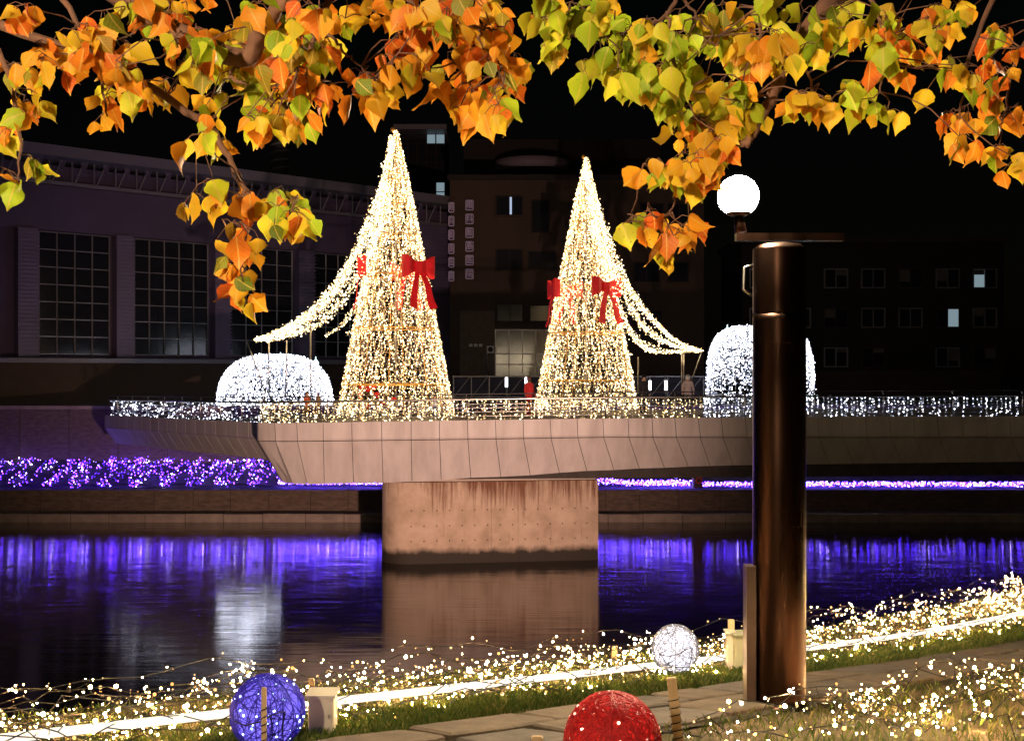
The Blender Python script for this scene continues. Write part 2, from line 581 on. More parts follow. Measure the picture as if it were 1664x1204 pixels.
def bridge():
    br = thing('bridge', 'wide bridge clad in pale pinkish panels across the river on a concrete pier', 'bridge', (0, YF, 4))
    # (top, crease, bottom) px of each cladding joint
    J = [(419, 420.5, 461), (445, 446.5, 474.5), (482, 483.5, 499), (525, 525.3, 527), (571.5, 572, 574.6), (620, 620.3, 622.5), (668, 668.2, 669.5), (714, 714.3, 717),
         (759.5, 760.4, 765), (805, 806, 814), (850, 850.7, 861.7), (894, 895.5, 909), (937.7, 939, 953.6), (979.5, 981, 997.8), (1020.6, 1022, 1039),
         (1059.5, 1061, 1080), (1096.5, 1099, 1118.7), (1134.5, 1138, 1154), (1172, 1175, 1192)]
    while J[-1][0] < 1850:
        t = J[-1]
        J.append((t[0] + 39, t[1] + 39, t[2] + 39))

    def pt(px, kind, back=0.0, Y0=YF):
        if kind == 0: return P(px, tab(px, TOPY), Y0) + Vector((0, back, 0))
        if kind == 1: return P(px, tab(px, CRY) - 3.0, Y0 + 0.03) + Vector((0, back, 0))
        if kind == 2: return P(px, tab(px, CRY) + 0.3, Y0 + 0.07) + Vector((0, back, 0))
        if kind == 3: return P(px, tab(px, CRY) + 1.5, Y0 + 0.09) + Vector((0, back, 0))
        return P(px, tab(px, BOTY), Y0 + 0.85) + Vector((0, back, 0))

    def yoff(px):          # plan curve at the left corner
        return 0.0 if px > 482 else 0.5 * ((482 - px) / 63.0) ** 2

    for (a, b) in zip(J, J[1:]):
        g = 0.45
        ya, yb = yoff(a[0]), yoff(b[0])
        th = Vector((0, 0.06, 0))
        tw = random.uniform(-0.006, 0.006)
        q = [pt(a[0] + g, 0, ya + tw), pt(b[0] - g, 0, yb + tw), pt(b[1] - g, 1, yb), pt(a[1] + g, 1, ya), pt(b[1] - g, 2, yb), pt(a[1] + g, 2, ya)]
        n = len(q)
        fs = [(3, 2, 1, 0), (5, 4, 2, 3), (n, n + 1, n + 2, n + 3), (n + 3, n + 2, n + 4, n + 5), (0, 1, n + 1, n), (5, n + 5, n + 4, 4),
              (0, n, n + 3, 3), (3, n + 3, n + 5, 5), (1, 2, n + 2, n + 1), (2, 4, n + 4, n + 2)]
        MB().add(q + [v + th for v in q], fs).build('fascia_panel', M['panel'], br)
        tw = random.uniform(-0.008, 0.008)
        q = [pt(a[1] + g, 3, ya), pt(b[1] - g, 3, yb), pt(b[2] - g, 4, yb * 1.2 + tw), pt(a[2] + g, 4, ya * 1.2 + tw)]
        MB().add(q + [v + th for v in q], [(3, 2, 1, 0), (4, 5, 6, 7), (0, 1, 5, 4), (1, 2, 6, 5), (2, 3, 7, 6), (3, 0, 4, 7)]).build('fascia_panel', M['panel'], br)
    # rounded corner panel at the left end
    for lo in (0, 1):
        vs, fs = [], []
        for i in range(7):
            t = i / 6
            ang = t * math.pi / 2
            px0 = lerp(419.5, 407.5, math.sin(ang))
            dy = 0.5 + 0.9 * (1 - math.cos(ang))
            if lo == 0:
                vs += [pt(px0, 0, dy), pt(px0 + .5, 2, dy)]
            else:
                pxb = lerp(460.5, 452, math.sin(ang))
                vs += [pt(px0 + 1, 3, dy), P(pxb - 8 * t, lerp(787.5, 782, t), YF + .85) + Vector((0, dy * 1.2, 0))]
        for i in range(6):
            fs.append((2 * i, 2 * i + 1, 2 * i + 3, 2 * i + 2))
        k = len(vs)
        vs2 = vs + [v + Vector((0.05, .06, 0)) for v in vs]
        fs += [tuple(k + j for j in f[::-1]) for f in fs]
        MB().add(vs2, fs).build('corner_panel', M['panel'], br, True)
    # joint backing behind the panels
    V, Fc = [], []
    for a in J:
        y = yoff(a[0])
        V += [pt(a[0], 0, y + .09) - Vector((0, 0, .03)), pt(a[1], 2, y + .09), pt(a[2], 4, y * 1.2 + .1) + Vector((0, 0, .02))]
    for i in range(len(J) - 1):
        Fc += [(3 * i, 3 * i + 1, 3 * i + 4, 3 * i + 3), (3 * i + 1, 3 * i + 2, 3 * i + 5, 3 * i + 4)]
    meshobj('joint_backing', V, Fc, M['joint'], br)
    # receding left edge: from the corner to the far bank
    A, B = Vector((-10.75, 52.6, 0)), Vector((-23.0, 69.5, 0))
    n = 17
    d = (B - A) / n
    inw = Vector((d.y, -d.x, 0)).normalized()     # toward the deck
    zt = lambda t: 6.08 - 0.30 * t
    for i in range(n):
        p, q = A + d * (i + .012), A + d * (i + .988)
        t0, t1 = i / n, (i + 1) / n
        z0, z1 = zt(t0), zt(t1)
        th = inw * 0.06
        sh = inw * 0.75 + d * 0.35
        up = [p + Vector((0, 0, z0)), q + Vector((0, 0, z1)), q + Vector((0, 0, z1 - .68)), p + Vector((0, 0, z0 - .68))]
        MB().add(up + [v + th for v in up], [(0, 1, 2, 3), (7, 6, 5, 4), (0, 4, 5, 1), (1, 5, 6, 2), (2, 6, 7, 3), (3, 7, 4, 0)]).build('fascia_panel', M['panel'], br)
        lw = [p + Vector((0, 0, z0 - .71)), q + Vector((0, 0, z1 - .71)), q + sh + Vector((0, 0, z1 - 1.65)), p + sh + Vector((0, 0, z0 - 1.65))]
        MB().add(lw + [v + th for v in lw], [(0, 1, 2, 3), (7, 6, 5, 4), (0, 4, 5, 1), (1, 5, 6, 2), (2, 6, 7, 3), (3, 7, 4, 0)]).build('fascia_panel', M['panel'], br)
    mb = MB()
    for i in range(n):
        p, q = A + d * i + inw * .12, A + d * (i + 1) + inw * .12
        p2, q2 = p + inw * 2.6, q + inw * 2.6
        z0, z1 = zt(i / n) - .06, zt((i + 1) / n) - .06
        top = [p + Vector((0, 0, z0)), q + Vector((0, 0, z1)), q2 + Vector((0, 0, z1)), p2 + Vector((0, 0, z0))]
        mb.add(top + [v - Vector((0, 0, .5)) for v in top], [(3, 2, 1, 0), (4, 5, 6, 7), (0, 1, 5, 4), (2, 3, 7, 6)])
    mb.build('walkway_slab', M['soffit'], br)
    # main deck and girder
    V = [(-9.3, YF + .25, ztop(433) - .05), (28, YF + .2, ztop(1664) - .05), (28, 67, ztop(1664) - .05), (-9.0, 67, ztop(433) - .05)]
    V += [(v[0], v[1], v[2] - 0.5) for v in V]
    meshobj('deck', V, [(0, 1, 2, 3), (7, 6, 5, 4), (0, 4, 5, 1), (1, 5, 6, 2), (2, 6, 7, 3), (3, 7, 4, 0)], M['deck'], br)
    V = [(-9.35, 54, 5.98), (-9.25, 67, 5.98), (-13.0, 67, 5.98), (-13.0, 60, 5.98)]  # unseen deck piece added to block the left dome's reflection in the water
    V += [(v[0], v[1], v[2] - .6) for v in V]
    meshobj('deck', V, [(0, 1, 2, 3), (7, 6, 5, 4), (0, 4, 5, 1), (1, 5, 6, 2), (2, 6, 7, 3), (3, 7, 4, 0)], M['deck'], br)
    V = [(-7.7, 57.5, 3.9), (-7.7, 66, 3.9), (-12.4, 66, 3.9), (-10.6, 57.5, 3.9)]  # unseen girder piece, added low to stop that reflection passing beneath the deck
    V += [(v[0], v[1], 5.5) for v in V]
    meshobj('girder', V, [(0, 1, 2, 3), (7, 6, 5, 4), (0, 4, 5, 1), (1, 5, 6, 2), (2, 6, 7, 3), (3, 7, 4, 0)], M['soffit'], br)
    V = [(-7.6, 52.6, 3.62), (27.5, 52.9, 3.85), (27.5, 66, 3.85), (-7.6, 66, 3.62), (-7.6, 52.6, 5.5), (27.5, 52.9, 5.5), (27.5, 66, 5.5), (-7.6, 66, 5.5)]
    meshobj('girder', V, [(3, 2, 1, 0), (4, 5, 6, 7), (0, 1, 5, 4), (1, 2, 6, 5), (2, 3, 7, 6), (3, 0, 4, 7)], M['soffit'], br)


bridge()


def pier():
    pr = thing('bridge_pier', 'rounded concrete pier with rust streaks and a dark waterline under the bridge', 'pier', (-1, 54, 0))
    m, nt, b = newmat('stained_concrete')
    b.inputs['Roughness'].default_value = 0.8
    L = nt.links.new
    g = N(nt, 'ShaderNodeNewGeometry')
    sp = N(nt, 'ShaderNodeSeparateXYZ')
    L(g.outputs['Position'], sp.inputs[0])
    base = N(nt, 'ShaderNodeTexNoise', Scale=1.1, Detail=8, Roughness=0.62)
    L(g.outputs['Position'], base.inputs['Vector'])
    rb = ramp(nt, base.outputs['Fac'], [(0.3, (0.33, 0.24, 0.17)), (0.5, (0.45, 0.335, 0.25)), (0.7, (0.52, 0.40, 0.31))])
    # rust runs from the cap
    mp = N(nt, 'ShaderNodeMapping'); mp.inputs['Scale'].default_value = (5.5, 5.5, 0.28)
    L(g.outputs['Position'], mp.inputs['Vector'])
    st = N(nt, 'ShaderNodeTexNoise', Scale=1.3, Detail=7, Roughness=0.7)
    L(mp.outputs['Vector'], st.inputs['Vector'])
    big = N(nt, 'ShaderNodeTexNoise', Scale=0.55, Detail=2)
    L(g.outputs['Position'], big.inputs['Vector'])
    zm = N(nt, 'ShaderNodeMapRange')
    zm.inputs['From Min'].default_value = 1.9; zm.inputs['From Max'].default_value = 3.5
    L(sp.outputs['Z'], zm.inputs['Value'])
    ad = N(nt, 'ShaderNodeMath', operation='MULTIPLY'); L(zm.outputs[0], ad.inputs[0]); L(big.outputs['Fac'], ad.inputs[1])
    a2 = N(nt, 'ShaderNodeMath', operation='MULTIPLY_ADD'); a2.inputs[1].default_value = 0.62
    L(ad.outputs[0], a2.inputs[0]); L(st.outputs['Fac'], a2.inputs[2])
    xm = N(nt, 'ShaderNodeMapRange')
    xm.inputs['From Min'].default_value = -4.6; xm.inputs['From Max'].default_value = -3.3
    xm.inputs['To Min'].default_value = -0.25; xm.inputs['To Max'].default_value = 0.0
    L(sp.outputs['X'], xm.inputs['Value'])
    a3 = N(nt, 'ShaderNodeMath', operation='ADD'); L(a2.outputs[0], a3.inputs[0]); L(xm.outputs[0], a3.inputs[1])
    rs = ramp(nt, a3.outputs[0], [(0.60, (0, 0, 0)), (0.82, (1, 1, 1))])
    mx = N(nt, 'ShaderNodeMix', data_type='RGBA')
    mx.inputs['B'].default_value = (0.15, 0.06, 0.028, 1)
    L(rs.outputs['Color'], mx.inputs['Factor']); L(rb.outputs['Color'], mx.inputs['A'])
    # algae and damp at the waterline
    dn = N(nt, 'ShaderNodeTexNoise', Scale=1.7, Detail=6, Roughness=0.7)
    mp2 = N(nt, 'ShaderNodeMapping'); mp2.inputs['Scale'].default_value = (1, 1, 0.5)
    L(g.outputs['Position'], mp2.inputs['Vector']); L(mp2.outputs['Vector'], dn.inputs['Vector'])
    da = N(nt, 'ShaderNodeMath', operation='MULTIPLY_ADD'); da.inputs[1].default_value = 0.55
    L(dn.outputs['Fac'], da.inputs[0]); L(sp.outputs['Z'], da.inputs[2])
    rd = ramp(nt, da.outputs[0], [(0.70, (0, 0, 0)), (0.98, (1, 1, 1))])
    m2 = N(nt, 'ShaderNodeMix', data_type='RGBA')
    m2.inputs['A'].default_value = (0.022, 0.016, 0.01, 1)
    L(rd.outputs['Color'], m2.inputs['Factor']); L(mx.outputs['Result'], m2.inputs['B'])
    L(m2.outputs['Result'], b.inputs['Base Color'])
    bn = N(nt, 'ShaderNodeBump', Strength=0.6, Distance=0.02)
    fn = N(nt, 'ShaderNodeTexNoise', Scale=9, Detail=8)
    L(g.outputs['Position'], fn.inputs['Vector']); L(fn.outputs['Fac'], bn.inputs['Height']); L(bn.outputs['Normal'], b.inputs['Normal'])

    # outline in plan: stadium turned a little, left nose nearest
    c0, c1 = Vector((-4.45, 54.0, 0)), Vector((3.45, 55.2, 0))
    ax = (c1 - c0).normalized()
    nr = Vector((ax.y, -ax.x, 0))          # toward the camera
    R = 1.25
    path = [c1 + ax * 0.15 - nr * R, c1 + ax * 0.15 + nr * R]
    nfr = 40
    for i in range(1, nfr + 1): path.append(lerp(c1 + ax * .15, c0, i / nfr) + nr * R)
    for i in range(1, 25):
        a = math.pi * i / 24
        path.append(c0 + nr * (R * math.cos(a)) - ax * (R * math.sin(a)))
    path.append(path[0])
    L0 = [0]
    for p, q in zip(path, path[1:]): L0.append(L0[-1] + (q - p).length)
    tot = L0[-1]

    def at(s):
        s = max(0, min(tot, s))
        for i in range(len(path) - 1):
            if L0[i] <= s <= L0[i + 1] + 1e-9:
                t = (s - L0[i]) / max(1e-9, L0[i + 1] - L0[i])
                return lerp(path[i], path[i + 1], t)
        return path[-1]

    seams = [0, 2.5]
    while seams[-1] < tot - 0.5: seams.append(seams[-1] + 1.18)
    seams[-1] = tot
    cen = (c0 + c1) / 2
    for a, b_ in zip(seams, seams[1:]):
        k = 14
        tops = [at(lerp(a + .006, b_ - .006, i / k)) for i in range(k + 1)]
        dz = random.uniform(-.002, .002)
        vs = []
        for z in (-1.2, 3.50):
            for p in tops: vs.append((p.x, p.y + dz, z))
        fs = [(i, i + k + 1, i + k + 2, i + 1) for i in range(k)]
        n = len(vs)
        ins = []
        for z in (-1.2, 3.50):
            for p in tops:
                q = p + (cen - p).normalized() * 0.05
                ins.append((q.x, q.y, z))
        fs += [tuple(n + j for j in f[::-1]) for f in fs]
        fs += [(0, n, n + k + 1, k + 1), (k, 2 * k + 1, n + 2 * k + 1, n + k)]
        MB().add(vs + ins, fs).build('concrete_panel', m, pr)
    # tie holes
    mb = MB()
    s = 3.0
    while s < 11.2:
        for z in (0.98, 1.62, 2.28):
            p = at(s)
            mb.box((p.x, p.y - 0.004, z), (0.05, 0.02, 0.05))
        s += 0.55
    o = mb.build('tie_holes', M['joint'], pr)
    o['kind'] = 'stuff'
    core, n = [], 0
    pts = [at(tot * i / 60) for i in range(60)]
    for z, sc in ((-1.2, .985), (3.47, .985)):
        for p in pts:
            q = cen + (p - cen) * sc
            core.append((q.x, q.y, z))
    fs = [(i, 60 + i, 60 + (i + 1) % 60, (i + 1) % 60) for i in range(60)] + [tuple(range(60, 120))[::-1]]
    MB().add(core, fs).build('core', M['joint'], pr)
    cap = []
    for z, sc in ((3.53, 1.004), (3.68, 1.004)):
        for p in pts:
            q = cen + (p - cen) * sc
            cap.append((q.x, q.y, z))
    fs = [(i, 60 + i, 60 + (i + 1) % 60, (i + 1) % 60) for i in range(60)] + [tuple(range(60, 120))[::-1], tuple(range(60))]
    MB().add(cap, fs).build('cap', surf('cap_concrete', (0.46, 0.38, 0.32), (0.36, 0.29, 0.24), rough=0.8), pr)


pier()


def railing():
    def run(label, pts, spacing, name='bridge_railing'):
        t = thing(name, label, 'railing', pts[0])
        off = [(1.12, 0.022, 'top_rail', M['rail_dark']), (0.90, 0.045, 'rail', M['steel'])]
        for z in (0.70, 0.54, 0.38, 0.20): off.append((z, 0.012, 'rail', M['steel']))
        for z, r, nm, mt in off:
            MB().tube([p + Vector((0, 0, z)) for p in pts], r, 8).build(nm, mt, t, True)
        acc = 0.0
        for p, q in zip(pts, pts[1:]):
            L = (q - p).length
            while acc < L:
                c = lerp(p, q, acc / L)
                MB().tube([c, c + Vector((0, -.02, .6)), c + Vector((0, 0.0, .9)), c + Vector((0, .1, 1.12))], [.035, .03, .026, .02], 6).build('post', M['steel'], t, True)
                acc += spacing
            acc -= L

    front = [Vector((P(px, 0, YF).x, YF + .35 + (0 if px > 482 else 0.5 * ((482 - px) / 63.0) ** 2), ztop(px) - .05)) for px in (420, 440, 482, 560, 650, 760, 870, 980, 1090, 1212, 1400, 1664, 1840)]
    run('steel railing along the front edge of the bridge', front, 2.9)
    A, B = Vector((-10.6, 52.75, 6.03)), Vector((-22.85, 69.6, 5.73))
    run('steel railing along the receding left edge of the bridge', [A, lerp(A, B, .5), B], 2.4)

    # light curtains hung behind the rails
    def curtain(label, px0, px1, dens, mat, Y, cat='string lights'):
        x0, x1 = P(px0, 0, Y).x, P(px1, 0, Y).x
        zb = ztop((px0 + px1) / 2) - .02
        t = thing('light_curtain', label, cat, (x0, Y, zb), 'light curtains behind the bridge railing')
        pts = []
        x = x0
        while x < x1:
            L = random.choice([0.5, .75, .85, .85])
            z = zb + .86
            while z > zb + .86 - L:
                pts.append((x + random.gauss(0, .02), Y + random.gauss(0, .03), z))
                z -= random.uniform(.07, .15)
            x += random.uniform(.04, .18) / dens
        for k in range(int((x1 - x0) * 9 * dens)):
            pts.append((random.uniform(x0, x1), Y + .1, zb + random.random() ** 2 * .35))
        bulbs('bulb_field', pts, [random.uniform(.016, .034) for _ in pts], mat, t)
        MB().tube([(x0, Y, zb + .87), (x1, Y, zb + .87)], .01, 5).build('cable', M['wire'], t)

    curtain('dense warm light curtain behind the railing at the rounded bridge corner', 424, 470, 2.2, M['warm'], 52.0)
    curtain('warm light curtain behind the railing left of the taller cone tree', 472, 552, 1.2, M['warm'], 52.0)
    curtain('warm light curtain behind the railing in front of the taller cone tree', 553, 735, 1.1, M['warm'], 51.9)
    curtain('sparse warm light curtain behind the railing between the two cone trees', 737, 872, .8, M['warm'], 51.9)
    curtain('warm light curtain behind the railing in front of the cone tree on the right', 874, 1030, 1.1, M['warm'], 51.9)
    curtain('warm light curtain behind the railing right of the two cone trees', 1032, 1142, .8, M['warm'], 51.9)
    curtain('cool white light curtain behind the railing beside the lamp column', 1144, 1300, 1.0, M['white'], 51.9)
    curtain('cool white light curtain behind the railing at the right end of the bridge', 1310, 1660, .7, M['white'], 51.9)
    t = thing('light_curtain', 'cool white light curtain along the receding left railing', 'string lights', (-13, 56, 6), 'light curtains behind the bridge railing')
    pts = []
    for k in range(650):
        s = random.random()
        p = lerp(A, B, s)
        pts.append((p.x + .15, p.y, p.z + random.uniform(0, .86)))
    bulbs('bulb_field', pts, [random.uniform(.016, .034) for _ in pts], M['white'], t)


railing()

# ------------------------------------------------------------------ cone light trees on the bridge
def strip(mb, pts, widths, wdir, th, tdir):
    """ribbon: centre line pts, width along wdir (list or one), thickness along tdir"""
    vs = []
    k = len(pts)
    for i, (p, w) in enumerate(zip(pts, widths)):
        wd = wdir[i] if isinstance(wdir, list) else wdir
        for s in (-1, 1):
            for t in (-1, 1):
                vs.append(p + wd * (s * w / 2) + tdir * (t * th / 2))
    fs = []
    for i in range(k - 1):
        a, b = 4 * i, 4 * i + 4
        fs += [(a, a + 2, b + 2, b), (a + 1, b + 1, b + 3, a + 3), (a, b, b + 1, a + 1), (a + 2, a + 3, b + 3, b + 2)]
    fs += [(0, 1, 3, 2), (4 * k - 4, 4 * k - 2, 4 * k - 1, 4 * k - 3)]
    mb.add(vs, fs)


def bow(parent, base, az, slope, sc=1.0, label=None):
    """big ribbon bow on the cone, facing azimuth az (0 = toward camera, positive = right)"""
    n = Vector((math.sin(az), -math.cos(az), 0))
    r = Vector((math.cos(az), math.sin(az), 0))
    z = Vector((0, 0, 1))
    b = bpy.data.objects.new('bow', None)
    COL.objects.link(b)
    b.parent = parent
    b.location = base - origin(parent)
    if label: b['label'] = label
    for s in (-1, 1):
        mb = MB()
        pts, ws = [], []
        for i in range(15):
            t = i / 14
            x = 0.12 + 0.78 * math.sin(math.pi * t) ** .8
            y = 0.22 * math.sin(2 * math.pi * t)
            pts.append(base + r * (s * x * sc) + n * (0.12 + y) * sc + z * (.05 * x * sc))
            pts[-1] += n * (.035 * math.sin(9 * t + 2 * s)) + z * (.03 * math.sin(7 * t + az))
            ws.append(sc * lerp(0.40, 1.0, ((x - .12) / .78) ** 1.3) * (1 + .06 * math.sin(11 * t + az)))
        strip(mb, pts, ws, z, 0.03, n)
        mb.build('loop', M['red'], b, False)
        mb = MB()
        pts, ws, wd = [], [], []
        for i in range(9):
            t = i / 8
            pts.append(base + r * (s * (0.1 + .55 * t + .05 * math.sin(5 * t)) * sc) - z * (.2 + 1.65 * t) * sc + n * (.12 + slope * (.2 + 1.65 * t) + .05 * math.sin(6 * t)) * sc)
            ws.append(sc * lerp(.26, .44, t))
        wdv = (r + z * (s * .25)).normalized()
        strip(mb, pts, ws, wdv, 0.025, n)
        k = len(mb.v)
        mb.build('tail', M['red'], b)
    mb = MB()
    pts = [base + r * (x * sc) + n * (.26 - .25 * abs(x)) * sc for x in (-.3, -.2, 0, .2, .3)]
    strip(mb, pts, [.46 * sc, .5 * sc, .52 * sc, .5 * sc, .46 * sc], z, .16 * sc, n)
    mb.build('knot', M['red'], b)
    return b


def light_tree(label, px, Y, toppy, R, bows, seed, rings):
    rnd = random.Random(seed)
    zb = ztop(px) + 0.02
    top = P(px, toppy, Y)
    H = top.z - zb
    base = Vector((P(px, 0, Y).x + .15, Y, zb))
    t = thing('light_tree', label, 'light tree', base)
    rad = lambda h: R * (1 - h / H) ** .93 + 0.05
    for k in range(8):
        a = 2 * math.pi * (k + .3) / 8
        pts = [base + Vector((rad(h) * math.cos(a), rad(h) * math.sin(a), h)) for h in np.linspace(0, H * .98, 12)]
        MB().tube(pts, .022, 5).build('pole', M['gold'], t, True)
    for h in rings:
        pts = [base + Vector((rad(h) * math.cos(a), rad(h) * math.sin(a), h)) for a in np.linspace(0, 2 * math.pi, 33)]
        MB().tube(pts, .035 if h < H * .4 else .02, 5, False).build('ring', M['gold'], t, True)
    MB().tube([base, base + Vector((0, 0, H * .97))], .05, 6).build('mast', M['steel'], t)
    pts, rr = [], []
    ns = 72
    net = MB()
    for k in range(ns):
        a0 = 2 * math.pi * k / ns + rnd.uniform(-.03, .03)
        ph, fq = rnd.uniform(0, 6.28), rnd.uniform(1.5, 3.5)
        h = rnd.uniform(0.02, .1)
        line = []
        hmax = H * (1.0 if k % 4 == 0 else rnd.uniform(.80, .97))
        while h < hmax:
            rh = rad(h)
            a = a0 + (.09 * math.sin(fq * h + ph) + rnd.gauss(0, .03)) * min(1.0, 1.2 / max(rh, .3))
            rj = rh + rnd.gauss(0, .035)
            line.append((base.x + rh * math.cos(a), base.y + rh * math.sin(a), base.z + h))
            pts.append((base.x + rj * math.cos(a), base.y + rj * math.sin(a), base.z + h))
            rr.append(rnd.choice((.018, .022, .028, .036)))
            h += rnd.uniform(.06, .13)
        net.tube(line[::2], .007, 3, False)
    # horizontal net rows
    for h in np.arange(.2, H * .85, .27):
        c = 2 * math.pi * rad(h)
        net.tube([base + Vector((rad(h) * math.cos(a), rad(h) * math.sin(a), h + rnd.gauss(0, .03))) for a in np.linspace(0, 2 * math.pi, max(9, int(c / .3)))], .007, 3, False)
        for k in range(int(c / .22)):
            a = rnd.uniform(0, 6.283)
            pts.append((base.x + rad(h) * math.cos(a), base.y + rad(h) * math.sin(a), base.z + h + rnd.gauss(0, .05)))
            rr.append(rnd.choice((.016, .022, .03)))
    net.build('wire_net', M['net'], t)['kind'] = 'stuff'
    bulbs('bulb_field', pts, rr, M['warm'], t)
    MB().lathe(tuple(top + Vector((0, 0, -.1))), [(.01, 0), (.09, .06), (.11, .14), (.06, .22), (.01, .25)], 10).build('finial', M['gold'], t, True)
    slope = R / H
    for i, (az, h, sc) in enumerate(bows):
        p = base + Vector((math.sin(az), -math.cos(az), 0)) * (rad(h) + .05) + Vector((0, 0, h))
        bow(t, p, az, slope, sc)
    return t, base, top, H, rad


T1 = light_tree('taller cone tree of warm lights with red bows, garland falling to the left', 638, 56, 212, 2.62,
                [(0.80, 6.7, 1.0), (-1.45, 6.75, 1.0), (2.9, 6.7, .95)], 11, (1.45, 4.0, 6.4, 8.2, 9.6, 10.7))
T2 = light_tree('cone tree of warm lights on the right with red bows, garland falling to the right', 948, 63.5, 256, 2.62,
                [(0.62, 6.2, 1.0), (-1.45, 6.1, 1.0), (-2.6, 6.2, .95)], 23, (1.45, 3.9, 6.3, 8.2, 9.6, 10.7))
# red baubles hanging low inside the taller tree
for (px, py) in ((588, 628), (598, 632), (607, 629), (612, 642), (585, 643), (622, 655), (598, 660), (640, 650)):
    p = P(px, py, 55.2)
    o = MB().lathe((p.x, p.y, p.z - .14), [(.02, 0), (.1, .04), (.14, .14), (.1, .24), (.02, .28)], 12).build('bauble', M['red'], T1[0], True)


def garland(label, curves, Y, anchor_poles):
    t = thing('light_garland', label, 'garland', P(curves[0][1][-1][0], curves[0][1][-1][1], Y))
    pts = []
    for n, c, dy0, dy1, thick in curves:
        # smooth px curve
        cp = [Vector((x, y, 0)) for x, y in c]
        w = []
        for i in range(len(cp) - 1):
            p0, p1, p2, p3 = cp[max(i - 1, 0)], cp[i], cp[i + 1], cp[min(i + 2, len(cp) - 1)]
            for s in np.linspace(0, 1, 10, endpoint=False):
                w.append(.5 * ((2 * p1) + (p2 - p0) * s + (2 * p0 - 5 * p1 + 4 * p2 - p3) * s * s + (3 * p1 - p0 - 3 * p2 + p3) * s ** 3))
        w.append(cp[-1])
        k = len(w)
        world = [P(q.x, q.y, Y) + Vector((0, lerp(dy0, dy1, i / k), 0)) for i, q in enumerate(w)]
        MB().tube(world, .015, 4).build('cable', M['wire'], t)
        for i in range(n):
            f = random.random() * (k - 1.001)
            j = int(f)
            p = lerp(world[j], world[j + 1], f - j)
            sp = thick * (0.35 + .65 * math.sin(math.pi * min(1, f / k * 1.15)))
            pts.append((p.x + random.gauss(0, sp), p.y + random.gauss(0, .25), p.z + random.gauss(0, sp)))
    bulbs('bulb_field', pts, [random.uniform(.018, .04) for _ in pts], M['warm'], t)
    for i, (x0, y0, x1, y1, yy) in enumerate(anchor_poles):
        MB().tube([P(x0, y0, yy), P(x1, y1, yy)], .035, 6).build('support_pole', M['steel'], t, True)


c1 = [(637, 225), (634, 250), (617, 320), (597, 375), (572, 430), (538, 480), (500, 516), (463, 538), (425, 553)]
c2 = [(630, 300), (612, 350), (590, 402), (562, 455), (530, 496), (495, 526), (460, 543), (428, 553)]
c3 = [(634, 330), (620, 372), (600, 412), (574, 462), (545, 502), (508, 530), (470, 545), (432, 554)]
c4 = [(612, 400), (600, 440), (585, 475), (565, 510), (548, 530), (524, 545)]
c5 = [(610, 450), (596, 490), (580, 520), (556, 545)]
garland('curtain of warm light strands sweeping from the taller cone tree down to the left', [
    (2100, c1, -.2, -1.2, .10), (1300, c2, -.2, -.6, .12), (900, c3, -.2, 0.2, .12), (260, c4, .4, 1.0, .06), (60, c5, .6, 1.2, .05)], 55.2,
    [(437, 556, 437, 640, 54.4), (466, 553, 464, 645, 55), (505, 535, 505, 660, 54.2), (400, 552, 432, 640, 54.4)])
d1 = [(951, 268), (953, 290), (968, 335), (985, 385), (1006, 440), (1032, 488), (1064, 527), (1098, 556), (1136, 571)]
d2 = [(954, 320), (970, 372), (988, 418), (1008, 465), (1030, 510), (1058, 543), (1095, 562), (1132, 571)]
d3 = [(958, 360), (976, 410), (990, 450), (1006, 500), (1022, 535), (1042, 560), (1068, 572), (1110, 571)]
d4 = [(1000, 520), (1008, 545), (1018, 568), (1028, 577)]
d5 = [(956, 350), (966, 400), (978, 440), (998, 490), (1016, 528), (1046, 557), (1085, 570), (1120, 572)]
garland('curtain of warm light strands sweeping from the cone tree down to the right', [
    (2000, d1, -.2, -.9, .10), (1300, d2, -.2, -.4, .12), (800, d3, -.2, .3, .10), (60, d4, .3, .8, .05), (450, d5, -.2, 0, .12)], 62.6,
    [(1108, 574, 1108, 640, 62), (1111, 574, 1112, 640, 62.3), (1141, 570, 1124, 618, 62), (1108, 574, 1140, 570, 62), (1037, 580, 1037, 640, 62)])


